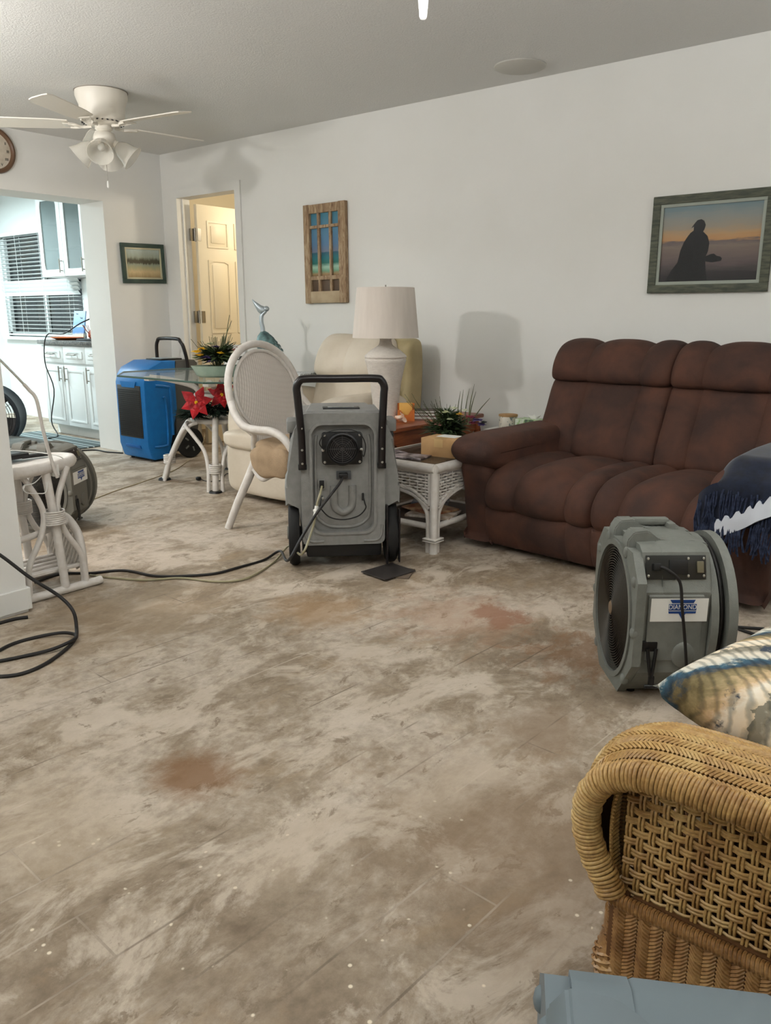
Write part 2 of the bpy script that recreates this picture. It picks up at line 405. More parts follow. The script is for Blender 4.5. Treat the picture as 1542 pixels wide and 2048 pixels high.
    hh = mth(nt, 'ADD', mth(nt, 'MULTIPLY', dark, 0.8), mth(nt, 'ADD', mth(nt, 'MULTIPLY', lines, 0.35), mth(nt, 'MULTIPLY', fine, 0.4)))
    L(hh, bp.inputs['Height']); L(bp.outputs[0], p.inputs['Normal'])
    return m
def ceil_mat():
    m, nt, p = newmat('popcorn_ceiling')
    p.inputs['Base Color'].default_value = S(226, 225, 221); p.inputs['Roughness'].default_value = 0.9
    b = nt.nodes.new('ShaderNodeBump'); b.inputs['Strength'].default_value = 0.9; b.inputs['Distance'].default_value = 0.009
    nt.links.new(noise(nt, 95, 5, 0.75), b.inputs['Height']); nt.links.new(b.outputs[0], p.inputs['Normal'])
    return m
struct(B().bx(-2.3, 6.5, -1.7, 9.6, -0.1, 0.0), 'floor', floor_mat())
struct(B().bx(-2.3, 6.5, -1.7, 9.6, 2.44, 2.54), 'ceiling', ceil_mat())
struct(B().bx(4.4, 4.52, -1.7, 5.08, 0, 2.44).bx(4.4, 4.52, 5.81, 6.02, 0, 2.44).bx(4.4, 4.52, 5.08, 5.81, 2.08, 2.44), 'wall_right', M['wall'])
struct(B().bx(3.83, 4.6, 6.02, 6.36, 0, 2.44).bx(0.6, 3.83, 6.02, 6.36, 2.02, 2.44).bx(-2.2, 0.6, 6.02, 6.36, 0, 2.44), 'wall_far', M['wall'])
struct(B().bx(-2.2, 1.415, 2.97, 3.09, 0, 2.44), 'wall_left', M['wall'])
struct(B().bx(-2.3, -2.2, -1.7, 9.6, 0, 2.44), 'wall_outer_left', M['wall'])
struct(B().bx(-2.2, 4.4, -1.7, -1.6, 0, 2.44), 'wall_back', M['wall'])
WY0, WY1, WZ0, WZ1 = 7.72, 9.36, 0.90, 2.02
struct(B().bx(4.6, 4.75, 6.36, WY0, 0, 2.44).bx(4.6, 4.75, WY1, 9.6, 0, 2.44).bx(4.6, 4.75, WY0, WY1, 0, WZ0).bx(4.6, 4.75, WY0, WY1, WZ1, 2.44), 'wall_kitchen_window_side', M['kwhite'])
struct(B().bx(-2.2, 4.6, 9.46, 9.6, 0, 2.44), 'wall_kitchen_end', M['kwhite'])
struct(B().bx(6.4, 6.5, 4.0, 6.7, 0, 2.44).bx(4.52, 6.4, 3.98, 4.08, 0, 2.44).bx(4.75, 6.4, 6.6, 6.7, 0, 2.44), 'wall_side_room', M['cream'])
struct(B().bx(-2.2, 1.417, 2.957, 2.97, 0.012, 0.10, 0.003).bx(1.415, 1.427, 2.957, 3.1, 0.012, 0.10, 0.003), 'baseboard_left', M['white'])
struct(B().bx(4.388, 4.4, -1.6, 5.0, 0, 0.09, 0.003), 'baseboard_right', M['white'])
# door opening: casing and the open six-panel leaf
struct(B().bx(4.386, 4.4, 5.81, 5.875, 0, 2.145).bx(4.386, 4.4, 5.015, 5.08, 0, 2.145).bx(4.386, 4.4, 5.0801, 5.8099, 2.08, 2.145)
       .bx(4.44, 4.455, 5.798, 5.81, 0, 2.08), 'trim_1', M['wall'])
def door_leaf():
    b = B(); X0, X1, Y0, Y1, Z1 = 4.535, 5.26, 5.742, 5.777, 2.045
    b.bx(X0, X1, Y0, Y1, 0.012, Z1, 0.002)
    d = b.build('door_1', M['cream'], None, 30); d['kind'] = 'structure'
    for (a, c) in ((0.10, 0.33), (0.40, 0.63)):
        for (z0, z1) in ((1.70, 1.92), (0.98, 1.60), (0.22, 0.84)):
            q = B(); q.bx(X0+a, X0+c, Y0-0.001, Y0+0.004, z0, z1, 0.001)
            q.ring(rrect(c-a, z1-z0, 0.004, 2, X0+(a+c)/2, (z0+z1)/2), rrect(c-a-0.03, z1-z0-0.03, 0.004, 2, X0+(a+c)/2, (z0+z1)/2), Y0-0.007, Y0, 'y', 32)
            q.bx(X0+a+0.04, X0+c-0.04, Y0-0.006, Y0, z0+0.04, z1-0.04, 0.004)
            q.build('door_panel', M['cream'], d, 30)
    for z in (1.80, 1.12, 0.25):
        B().bx(4.49, 4.527, 5.778, 5.795, z-0.05, z+0.05, 0.002).cyl((4.53, 5.772, z-0.055), (4.53, 5.772, z+0.055), 0.008).bx(4.533, 4.57, 5.738, 5.744, z-0.05, z+0.05).build('hinge', M['nickel'], d, 40)
    k = B(); k.lathe([(0.012, 0), (0.012, 0.03), (0.028, 0.045), (0.03, 0.06), (0.018, 0.075), (0.001, 0.077)], (X1-0.06, Y0, 1.0), 20, (0, -1, 0)); k.build('door_knob', M['nickel'], d, 60)
door_leaf()
# kitchen window with blind
wf = B(); wf.bx(4.62, 4.70, WY0, WY0+0.05, WZ0, WZ1).bx(4.62, 4.70, WY1-0.05, WY1, WZ0, WZ1).bx(4.62, 4.70, WY0, WY1, WZ0, WZ0+0.05).bx(4.62, 4.70, WY0, WY1, WZ1-0.05, WZ1).bx(4.63, 4.69, WY0, WY1, 1.40, 1.47).bx(4.64, 4.68, 8.52, 8.56, WZ0, WZ1)
wfo = struct(wf, 'window_1', M['kwhite'])
B().bx(4.66, 4.665, WY0+0.05, WY1-0.05, WZ0+0.05, WZ1-0.05).build('window_pane', M['dark_glass'], wfo, 0)
struct(B().bx(4.54, 4.62, WY0-0.04, WY1+0.04, WZ0-0.035, WZ0, 0.006), 'trim_window_sill', M['kwhite'])
r = root('window_blind', 'white horizontal slat blind lowered over the kitchen window', 'window blind', (4.57, 8.5, 0))
def slats():
    b = B(); z = 0.95
    while z < 1.97:
        tilt = 0.16 if not (1.34 < z < 1.52) else 0.95
        b.box((0, 0.04, z), (0.046, WY1-WY0-0.02, 0.0022), 0, Matrix.Rotation(tilt, 3, 'Y')); z += 0.041
    return b
slats().build('slats', M['kwhite'], r, 0)
B().bx(-0.028, 0.028, -0.75, 0.84, 1.975, 2.015, 0.004).build('head_rail', M['kwhite'], r, 30)
B().bx(-0.022, 0.022, -0.75, 0.84, 0.915, 0.932, 0.004).build('bottom_rail', M['kwhite'], r, 30)
for y in (-0.6, -0.1, 0.4, 0.75): B().cyl((-0.026, y, 0.93), (-0.026, y, 1.98), 0.0018, n=6).cyl((0.026, y, 0.93), (0.026, y, 1.98), 0.0018, n=6).build('ladder_cord', M['kwhite'], r, 0)
# ================================================================ KITCHEN
def bar_handle(p, vert, L, parent, out=(-1, 0, 0)):
    b = B(); p = Vector(p); o = Vector(out)*0.03; d = Vector((0, 0, L/2)) if vert else Vector((0, L/2, 0))
    b.cyl(p+o-d, p+o+d, 0.006, n=10); b.cyl(p-d*0.7, p-d*0.7+o, 0.005, n=8); b.cyl(p+d*0.7, p+d*0.7+o, 0.005, n=8)
    return b.build('handle', M['nickel'], parent, 50)
def raised(b, x, y0, y1, z0, z1):
    b.bx(x-0.02, x, y0+0.003, y1-0.003, z0, z1, 0.003)
    b.ring(rrect(y1-y0-0.09, z1-z0-0.09, 0.003, 2, (y0+y1)/2, (z0+z1)/2), rrect(y1-y0-0.12, z1-z0-0.12, 0.003, 2, (y0+y1)/2, (z0+z1)/2), x-0.026, x-0.02, 'x', 32)
ys = [6.38, 6.77, 7.15, 7.53]
lab = ['white base cabinet nearest the kitchen doorway jamb, below the granite worktop', 'middle white base cabinet under the orange ornament on the worktop', 'white base cabinet at the window end of the worktop run']
for i in range(3):
    y0, y1 = ys[i], ys[i+1]
    r = root('base_cabinet', lab[i], 'cabinet', (4.3, (y0+y1)/2, 0), 0, 'kitchen base cabinets')
    c = (y0+y1)/2
    B().bx(-0.28, 0.29, y0-c+0.001, y1-c-0.001, 0.10, 0.865).bx(-0.21, 0.29, y0-c+0.001, y1-c-0.001, 0.001, 0.10).build('body', M['kwhite'], r, 0)
    b = B(); raised(b, -0.281, y0-c, y1-c, 0.11, 0.68); d = b.build('door', M['kwhite'], r, 30)
    bar_handle((-0.30, (y1-c-0.05) if i != 2 else (y0-c+0.05), 0.60), True, 0.14, d)
    b = B(); raised(b, -0.281, y0-c, y1-c, 0.70, 0.855); d = b.build('drawer', M['kwhite'], r, 30)
    bar_handle((-0.305, 0, 0.78), False, 0.14, d)
gran = mk('granite', S(112, 108, 102), S(60, 60, 60), 60, 0.3, lo=0.4, hi=0.6)
tag(B().bx(3.975, 4.595, 6.365, 7.56, 0.868, 0.905, 0.004).build('worktop', gran, None, 30), 'grey granite worktop along the kitchen base cabinets', 'worktop')
ysu = [7.10, 7.50, 7.93]
cabg = mk('cabinet_glass', S(128, 142, 142), rough=0.05, alpha=0.6)
for i in range(2):
    y0, y1 = ysu[i], ysu[i+1]; c = (y0+y1)/2
    r = root('wall_cabinet', ['white glass-front wall cabinet nearest the doorway jamb, glassware inside', 'white glass-front wall cabinet beside the kitchen window'][i], 'cabinet', (4.45, c, 0), 0, 'kitchen wall cabinets')
    b = B(); b.bx(-0.13, 0.14, y0-c+.001, y0-c+0.018, 1.5, 2.28).bx(-0.13, 0.14, y1-c-0.018, y1-c-.001, 1.5, 2.28).bx(0.12, 0.14, y0-c, y1-c, 1.5, 2.28).bx(-0.13, 0.14, y0-c, y1-c, 1.5, 1.518).bx(-0.13, 0.14, y0-c, y1-c, 2.262, 2.28)
    b.bx(-0.11, 0.12, y0-c+0.018, y1-c-0.018, 1.76, 1.772).bx(-0.11, 0.12, y0-c+0.018, y1-c-0.018, 2.0, 2.012)
    b.build('body', M['kwhite'], r, 0)
    b = B(); w = y1-y0-0.006
    b.ring(rrect(w, 0.77, 0.004, 2, 0, 1.89), rrect(w-0.13, 0.64, 0.004, 2, 0, 1.89), -0.152, -0.132, 'x', 32)
    d = b.build('door', M['kwhite'], r, 30)
    B().bx(-0.143, -0.14, -w/2+0.06, w/2-0.06, 1.57, 2.21).build('glass_pane', cabg, d, 0)
    bar_handle((-0.152, -w/2+0.03, 1.60), True, 0.13, d)
gl = mk('drinking_glass', S(190, 200, 198), rough=0.08, alpha=0.55)
for i, (y, z) in enumerate([(7.62, 1.519), (7.76, 1.519), (7.25, 1.519), (7.36, 1.519), (7.24, 1.773), (7.38, 1.773)]):
    b = B(); b.lathe([(0.028, 0), (0.034, 0.09), (0.032, 0.09), (0.026, 0.006), (0.001, 0.005)], (0, 0, 0), 16)
    o = b.build('tumbler', gl, None, 50); o.location = (4.45, y, z)
    tag(o, ['clear tumbler on the lower shelf of the wall cabinet beside the kitchen window', 'clear tumbler on the lower shelf of the wall cabinet nearest the jamb', 'clear tumbler on the middle shelf of the wall cabinet nearest the jamb'][i//2], 'glass', ['tumblers in the window-side cabinet', 'tumblers on the lower shelf', 'tumblers on the middle shelf'][i//2])
# things on the worktop
r = root('picture_board', 'blue beach picture board leaning behind the orange tray on the kitchen worktop', 'picture', (4.33, 7.38, 0.906), R(-6))
m, nt, p = newmat('beach_print'); tc = nt.nodes.new('ShaderNodeTexCoord'); se = nt.nodes.new('ShaderNodeSeparateXYZ'); nt.links.new(tc.outputs['Object'], se.inputs[0])
f = mth(nt, 'ADD', mth(nt, 'DIVIDE', se.outputs[2], 0.27), mth(nt, 'MULTIPLY', mth(nt, 'SUBTRACT', noise(nt, 9, 2), 0.5), 0.1))
nt.links.new(ramp(nt, f, [(0.0, S(190, 182, 160)), (0.16, S(190, 186, 168)), (0.24, S(70, 120, 180)), (0.42, S(90, 140, 200)), (0.45, S(190, 215, 230)), (0.5, S(120, 160, 210)), (1, S(170, 196, 226))]), p.inputs['Base Color'])
B().box((0, 0, 0.135), (0.012, 0.25, 0.27), 0.001, Matrix.Rotation(R(10), 3, 'Y')).build('board', m, r, 0)
for (y, z, s) in ((0.05, 0.235, 1), (-0.05, 0.195, 1.2)):
    B().prism([(y-0.03*s, z), (y-0.008*s, z+0.012*s), (y+0.002, z+0.004), (y+0.026*s, z+0.016*s), (y+0.008, z-0.01*s), (y-0.01, z-0.014*s)], -0.006+(z-0.135)*0.176, -0.004+(z-0.135)*0.176, 'x').build('bird', M['black'], r, 0)
r = root('serving_tray', 'shallow orange tray under the blue picture board', 'tray', (4.16, 7.33, 0.906))
B().loft([[(q*cos(a)*0.14, q*sin(a)*0.20, z) for a in [2*pi*i/28 for i in range(28)]] for q, z in ((0.6, 0), (1, 0.022), (0.97, 0.024), (0.6, 0.006))]).build('dish', M['orange'], r, 50)
r = root('candle_arrangement', 'orange glass ornament cluster on a dark tray at the worktop end', 'ornament', (4.17, 6.86, 0.906))
B().bx(-0.09, 0.09, -0.17, 0.17, 0, 0.016, 0.004).build('tray', M['black'], r, 30)
og = mk('orange_glass', S(214, 104, 70), rough=0.1, trans=0.3)
for k, (x, y, h_, q) in enumerate([(0, 0.0, 0.11, 0.04), (0.03, 0.09, 0.085, 0.036), (-0.02, -0.09, 0.10, 0.038), (0.04, -0.03, 0.13, 0.03)]):
    B().lathe([(q*0.6, 0.016), (q, 0.03), (q*1.05, h_*0.7), (q*0.8, h_), (q*0.7, h_), (q*0.9, h_*0.7), (q*0.5, 0.03), (0.001, 0.028)], (x, y, 0), 18).build('candle_glass', og if k != 3 else M['white_petal'], r, 60)
b = B()
for k in range(14): a = random.uniform(0, 6.3); b.tube([(0.02, 0.05, 0.02), (0.02+0.05*cos(a), 0.05+0.09*sin(a), 0.09), (0.02+0.07*cos(a), 0.05+0.13*sin(a), 0.14)], 0.003, 5, 3)
b.build('dried_stems', M['pink'], r, 50)
# ceiling tube in the kitchen
r = root('ceiling_light', 'slim fluorescent batten on the kitchen ceiling', 'ceiling light', (2.9, 8.5, 2.44))
B().bx(-0.65, 0.65, -0.08, 0.08, -0.03, 0, 0.005).build('housing', M['white'], r, 30)
B().cyl((-0.6, 0, -0.045), (0.6, 0, -0.045), 0.014).build('tube', mk('tube_glow', (0.8, 0.95, 1, 1), emit=6), r, 50)
# floor mat
m, nt, p = newmat('striped_mat'); wv = nt.nodes.new('ShaderNodeTexWave'); tc = nt.nodes.new('ShaderNodeTexCoord'); nt.links.new(tc.outputs['Object'], wv.inputs['Vector'])
wv.bands_direction = 'X'; wv.inputs['Scale'].default_value = 1.9; wv.inputs['Distortion'].default_value = 0
nt.links.new(ramp(nt, wv.outputs['Fac'], [(0.0, S(82, 92, 92)), (0.55, S(86, 96, 96)), (0.6, S(176, 188, 186)), (0.8, S(176, 188, 186)), (0.85, S(70, 80, 82))], 'CONSTANT'), p.inputs['Base Color']); p.inputs['Roughness'].default_value = 0.9
o = B().bx(-0.30, 0.30, -0.65, 0.65, 0, 0.012, 0.004).build('floor_mat', m, None, 30); o.location = (3.68, 7.05, 0.0); tag(o, 'grey and white striped mat on the floor before the kitchen cabinets', 'mat')
# round drum fan in the kitchen
def drum_fan():
    r = root('drum_fan', 'round dark drum air mover standing in front of the kitchen cabinets', 'fan', (3.12, 6.86, 0), R(232-90))
    rr = 0.255; cz = 0.30
    b = B(); P = [(rr*1.0, -0.16), (rr*1.06, -0.14), (rr, -0.10), (rr, 0.10), (rr*1.06, 0.14), (rr, 0.16), (rr-0.015, 0.15), (rr-0.02, 0), (rr-0.015, -0.15), (rr, -0.16)]
    b.lathe(P, (0, 0, cz), 40, (0, 1, 0), False); b.build('housing', mk('dark_drum', S(34, 42, 50), rough=0.5), r, 40)
    b = B(); b.tube([(-0.2, -0.05, 0.02), (-0.15, -0.05, 0.10), (-0.1, -0.05, 0.05), (0.1, -0.05, 0.05), (0.15, -0.05, 0.10), (0.2, -0.05, 0.02)], 0.016, 8, 3); b.tube([(-0.2, 0.1, 0.02), (-0.15, 0.1, 0.10), (0.15, 0.1, 0.10), (0.2, 0.1, 0.02)], 0.016, 8, 3); b.build('stand', M['rubber'], r, 50)
    for s in (-1, 1):
        b = B()
        for k in range(1, 12): b.tube([(rr*k/12*cos(a), s*(0.15-0.02*(k/12)**2), cz+rr*k/12*sin(a)) for a in [2*pi*i/30 for i in range(30)]], 0.0018, 4, 1, True)
        for k in range(12): a = pi*k/12*2; b.cyl((0.03*cos(a), s*0.15, cz+0.03*sin(a)), (rr*cos(a), s*0.13, cz+rr*sin(a)), 0.0018, n=4)
        b.build('grille', M['gloss_black'], r, 50)
    b = B(); b.cyl((0, -0.06, cz), (0, 0.08, cz), 0.085); b.build('motor', M['black'], r, 40)
    for k in range(4):
        a = k*pi/2+0.5; f = lambda u, v: ((0.06+u*0.17)*cos(a+(v-0.5)*0.8), (v-0.5)*0.07, cz+(0.06+u*0.17)*sin(a+(v-0.5)*0.8))
        B().grid(f, 6, 5, 0.003).build('blade', M['black'], r, 40)
    B().tube([(-0.09, 0, cz+rr+0.005), (-0.07, 0, cz+rr+0.05), (0.07, 0, cz+rr+0.05), (0.09, 0, cz+rr+0.005)], 0.013, 8, 4).build('carry_handle', M['black'], r, 50)
drum_fan()
# glass breakfast table by the window
r = root('breakfast_table', 'round glass table on white rattan legs by the kitchen window', 'table', (3.45, 8.45, 0))
B().lathe([(0.001, 0.742), (0.52, 0.742), (0.526, 0.748), (0.52, 0.754), (0.001, 0.754)], (0, 0, 0), 48).build('glass_top', mk('tinted_glass', S(120, 150, 150), rough=0.05, alpha=0.4), r, 30)
for k in range(4):
    a = k*pi/2+0.3
    B().tube([(0.32*cos(a), 0.32*sin(a), 0.74), (0.16*cos(a), 0.16*sin(a), 0.55), (0.10*cos(a), 0.10*sin(a), 0.38), (0.2*cos(a), 0.2*sin(a), 0.15), (0.32*cos(a), 0.32*sin(a), 0.0)], 0.018).build('leg', M['rattan_w'], r, 50)
# grey tarp heap on the floor and a dangling cord
def lump(c, d, seed, amp, e1=0.8, e2=0.8, rot=None, nu=40, nv=22, fr=9):
    rnd = random.Random(seed); K = [(Vector((rnd.uniform(-1, 1), rnd.uniform(-1, 1), rnd.uniform(-1, 1)))*fr, rnd.uniform(0, 6.3)) for _ in range(6)]
    f = lambda v: amp*sum(sin(k.dot(v)*1.0/max(0.12, max(d))*0.6+p) for k, p in K)/3
    return B().sq(c, d, e1, e2, nu, nv, rot, f)
tag(lump((2.92, 6.35, 0.09), (0.75, 0.5, 0.19), 3, 0.02, fr=18).build('drop_cloth', mk('grey_cloth', S(112, 116, 112), S(88, 90, 88), 8, 0.9, bump=0.3), None, 60), 'grey cloth heaped on the floor in front of the drum fan', 'cloth')
B_ = B().tube([at(*q) for q in [(184, 636, None, 6.9), (160, 647, None, 6.95)]]+[Vector((3.97, 7.05, 0.97)), Vector((3.94, 7.30, 0.95)), Vector((3.93, 7.36, 0.7)), Vector((3.95, 7.28, 0.45)), Vector((3.92, 7.33, 0.15)), Vector((3.9, 7.2, 0.02)), Vector((3.75, 7.1, 0.02))], 0.006, 6)
tag(B_.build('power_cord', M['cord'], None, 50), 'black cord hanging from the kitchen worktop down past the base cabinets', 'cord')
# ================================================================ SOFA
SX, SY = 3.235, 1.44
r = root('reclining_sofa', 'dark brown suede two-seat reclining sofa with puffy channel backs', 'sofa', (SX, SY, 0), R(-4.5))
su = M['suede']
B().bx(0.06, 0.92, -0.70, 0.70, 0.045, 0.26, 0.02).build('frame', su, r, 40)
B().pillow([(0.80, 0.30, 0), (0.86, 0.62, 0), (0.93, 0.87, 0), (0.98, 0.90, 0), (1.02, 0.87, 0), (0.98, 0.55, 0), (0.95, 0.10, 0), (0.80, 0.10, 0)], -0.72, 0.72, (0, 1), 0, 0.05).build('back_shell', su, r, 60)
hw, hb = 0.575, 0.665
for s in (1, -1):
    y0, y1 = (0.0, hw) if s > 0 else (-hw, 0.0)
    b0_, b1_ = (0.0, hb) if s > 0 else (-hb, 0.0)
    ch = (0, 0.24, 0.68, 1) if s > 0 else (0, 0.32, 0.76, 1)
    B().pillow([(0.56, 0.42, .6), (0.55, 0.50, 1), (0.62, 0.66, 1.1), (0.665, 0.765, .8), (0.71, 0.81, .1), (0.84, 0.83, 0), (0.86, 0.60, 0), (0.76, 0.38, 0)], b0_-.004, b1_+.004, ch, 0.026, 0.03, 70, pw=3.0).build('back_cushion', su, r, 60)
    B().pillow([(0.69, 0.795, .1), (0.655, 0.825, .9), (0.67, 0.90, 1), (0.735, 0.972, 1), (0.84, 0.99, 1), (0.93, 0.95, .5), (0.93, 0.83, 0), (0.80, 0.77, 0)], b0_-.004, b1_+.004, ch, 0.026, 0.035, 70, pw=2.8).build('head_pad', su, r, 60)
    ch = (0, 0.23, 0.70, 1) if s > 0 else (0, 0.30, 0.77, 1)
    B().pillow([(0.62, 0.40, .4), (0.42, 0.425, .9), (0.20, 0.425, 1), (0.05, 0.40, 1.1), (-0.03, 0.33, 1.1), (-0.03, 0.25, .8), (0.03, 0.215, .1), (0.20, 0.21, 0), (0.60, 0.24, 0)], y0-.004, y1+.004, ch, 0.030, 0.035, 70, pw=2.8).build('seat_cushion', su, r, 60)
    B().pillow([(0.02, 0.225, .1), (-0.02, 0.215, .5), (-0.015, 0.13, 1), (0.015, 0.05, .5), (0.05, 0.035, 0), (0.08, 0.12, 0), (0.06, 0.23, 0)], y0-.004, y1+.004, ch, 0.010, 0.012, 60, pw=4).build('footrest_panel', su, r, 60)
    a0, a1 = (hw-0.01, hw+0.16) if s > 0 else (-hw-0.16, -hw+0.01)
    o0, o1 = (a0-0.05, a1+0.03) if s > 0 else (a0-0.03, a1+0.05)
    B().pillow([(-0.085, 0.475, 1), (-0.070, 0.535, 1), (0.04, 0.560, 1), (0.35, 0.562, 1), (0.68, 0.562, 1), (0.76, 0.51, 0), (0.74, 0.38, 0), (0.30, 0.38, 0), (0.02, 0.41, 0)], o0, o1, (0, 1), 0.015, 0.055, 50).build('armrest', su, r, 60)
    B().pillow([(-0.02, 0.45, 1), (-0.015, 0.30, 1), (0.02, 0.08, 1), (0.06, 0.04, 0), (0.86, 0.04, 0), (0.90, 0.30, 0), (0.84, 0.50, 0), (0.30, 0.48, 0)], a0-.012, a1-.004, (0, 1), 0.01, 0.04, 30).build('arm_side', su, r, 60)

# throw blanket over the near arm
r = root('throw_blanket', 'navy fringed throw with a white band draped over the near sofa arm', 'blanket', (3.185, 0.79, 0.592), R(-4.5))
def throw(u, v, off=0.0, lo=0.0):
    # u along Y (far to near), v over the arm pad and down the front
    y = 0.155-u*0.42
    P = [(0.42, 0.030), (0.20, 0.028), (0.0, 0.015), (-0.115, -0.06), (-0.135, -0.18), (-0.130, -0.30)]
    t = v*(len(P)-1); i = min(int(t), len(P)-2); f = t-i
    x = P[i][0]+(P[i+1][0]-P[i][0])*f; z = P[i][1]+(P[i+1][1]-P[i][1])*f
    edge = max(0, (y-0.05)/0.10)
    z -= 0.16*edge**2*(1 if v < 0.6 else 0.35); x -= 0.010*sin(u*22)*v+off-0.03*edge*v
    return (x, y, z)
B().grid(lambda u, v: throw(u, v*0.86), 40, 24, 0.008).build('cloth', M['navy'], r, 60)
m, nt, p = newmat('white_fleece'); p.inputs['Base Color'].default_value = S(196, 200, 208); p.inputs['Roughness'].default_value = 0.95
def band(u, v):
    zc = 0.66+0.10*sin((1-u)*1.4)-0.34*u; vv = min(1, max(0.02, 0.86-0.36*u+v*0.11-(0.02*sin(u*60) if v < 0.1 else 0)))
    return throw(0.20+0.8*u, vv, 0.014)
B().grid(band, 40, 4, 0.01).build('white_band', m, r, 60)
fm = mk('fringe_yarn', S(20, 27, 46), S(48, 58, 82), 60, 0.95)
b = B(); rnd = random.Random(5)
for k in range(330):
    u = rnd.random(); v = rnd.choice([0.36, 0.50, 0.66, 0.84, 0.84])+rnd.uniform(-0.02, 0.02); a = throw(u, v, 0.012)
    L_ = rnd.uniform(0.08, 0.125); b.tube([a, (a[0]-0.012, a[1]+rnd.uniform(-.008, .008), a[2]-L_*0.5), (a[0]-0.008, a[1]+rnd.uniform(-.014, .014), a[2]-L_)], 0.0032, 4, 2)
b.build('fringe', fm, r, 60, kind='stuff')

# ================================================================ CREAM RECLINER
r = root('recliner', 'cream leather recliner armchair against the white wall behind the lamp', 'armchair', (3.30, 3.56, 0))
le = M['leather']
def soft(c, d, e1=0.45, e2=0.45, amp=0.006, seed=1, rot=None): return lump(c, d, seed, amp, e1, e2, rot, 48, 26, 12)
B().bx(0.10, 0.88, -0.36, 0.36, 0.05, 0.25, 0.02).build('base', M['black'], r, 40)
soft((0.36, 0, 0.37), (0.80, 0.56, 0.20), 0.35, 0.3).build('seat_cushion', le, r, 60)
soft((0.02, 0.0, 0.21), (0.16, 0.78, 0.33), 0.3, 0.25, 0.004, 2).build('footrest', le, r, 60)
soft((0.02, 0.0, 0.385), (0.24, 0.80, 0.12), 0.5, 0.4, 0.004, 3).build('footrest_pad', le, r, 60)
for s in (-1, 1): soft((0.42, s*0.355, 0.36), (0.86, 0.20, 0.62), 0.5, 0.4, 0.006, 4+s).build('armrest', le, r, 60)
B().pillow([(0.62, 0.36, .4), (0.60, 0.48, 1), (0.68, 0.66, 1), (0.72, 0.73, .1), (0.86, 0.72, 0), (0.90, 0.50, 0), (0.78, 0.34, 0)], -0.33, 0.35, (0, 1), 0.03, 0.12, 40).build('lumbar_cushion', le, r, 60)
B().pillow([(0.70, 0.72, .3), (0.66, 0.78, 1), (0.70, 0.90, 1), (0.78, 0.99, 1), (0.86, 1.0, .8), (0.94, 0.92, 0), (0.92, 0.74, 0), (0.82, 0.69, 0)], -0.31, 0.35, (0, 0.5, 1), 0.010, 0.14, 48).build('head_cushion', le, r, 60)
lo = mk('olive_lit_leather', S(176, 160, 120), S(160, 146, 108), 5, 0.55, bump=0.3)  # cream leather tinted olive, the light on the outer back put into colour
B().pillow([(0.80, 0.10, 0), (0.80, 0.45, 0), (0.84, 0.72, 0), (0.84, 0.94, 0), (0.92, 0.99, 0), (0.99, 0.95, 0), (1.0, 0.72, 0), (0.97, 0.4, 0), (0.94, 0.10, 0)], -0.40, 0.38, (0, 1), 0, 0.05).build('back_shell', lo, r, 60, label='leather outer back, olive light put into its colour')

# ================================================================ RATTAN HELPERS
def wrap(b, c, rad, h_, n=5, axis=(0, 0, 1)):
    for k in range(n):
        z = -h_/2+h_*k/(n-1); p = Vector(c)+Vector(axis)*z
        t = Vector(axis).normalized(); u = t.orthogonal().normalized(); v = t.cross(u)
        b.tube([p+u*(rad*cos(a))+v*(rad*sin(a)) for a in [2*pi*i/18 for i in range(18)]], h_/(n-1)*0.5, 6, 1, True)
def weave_mat(name, c1, c2, sc_=95, ang=0.6):
    m, nt, p = newmat(name); tc = nt.nodes.new('ShaderNodeTexCoord'); mp = nt.nodes.new('ShaderNodeMapping'); mp.inputs['Rotation'].default_value = (ang, ang*0.5, ang)
    nt.links.new(tc.outputs['Object'], mp.inputs[0])
    ck = nt.nodes.new('ShaderNodeTexBrick'); ck.inputs['Scale'].default_value = sc_; ck.inputs['Brick Width'].default_value = 1.6; ck.inputs['Row Height'].default_value = 0.7; ck.inputs['Mortar Size'].default_value = 0.09; ck.inputs['Mortar Smooth'].default_value = 1
    nt.links.new(mp.outputs[0], ck.inputs[0])
    nt.links.new(mixc(nt, ck.outputs['Fac'], c1, c2), p.inputs['Base Color']); p.inputs['Roughness'].default_value = 0.6
    bp = nt.nodes.new('ShaderNodeBump'); bp.invert = True; bp.inputs['Strength'].default_value = 0.8; bp.inputs['Distance'].default_value = 0.003
    nt.links.new(ck.outputs['Fac'], bp.inputs['Height']); nt.links.new(bp.outputs[0], p.inputs['Normal']); return m
M['weave_w'] = weave_mat('white_cane_weave', S(214, 206, 198), S(190, 180, 170))

# ================================================================ WHITE RATTAN ARMCHAIR
# local frame: chair faces -y; x to its left side seen from the front
r = root('rattan_armchair', 'white rattan dining armchair with oval woven back and a tan towel on its seat', 'chair', (3.08, 3.05, 0), R(0))
RW = M['rattan_w']
def oval(a, rx, rz, off=0):
    x = rx*cos(a); z = 0.71+rz*sin(a)
    rx2 = 1.0 if z > 0.62 else 1.0-0.30*min(1, (0.62-z)/0.26)
    return Vector((x*rx2, 0.24+(z-0.40)*0.26+off, z))
A = [2*pi*i/44 for i in range(44)]
b = B(); b.tube([oval(a, 0.262, 0.272) for a in A], 0.021, 10, 1, True); b.build('back_frame', RW, r, 60)
b = B(); b.tube([oval(a, 0.226, 0.236, -0.012) for a in A], 0.010, 8, 1, True); b.build('inner_hoop', RW, r, 60)
b = B()
def backpan(u, v):
    a = u*2*pi; q = v
    p0 = oval(a, 0.226*q, 0.236*q); return (p0.x, p0.y-0.018*(1-q*q)-0.002, p0.z)
b.grid(backpan, 44, 10, 0.006).build('woven_back_panel', M['weave_w'], r, 60)
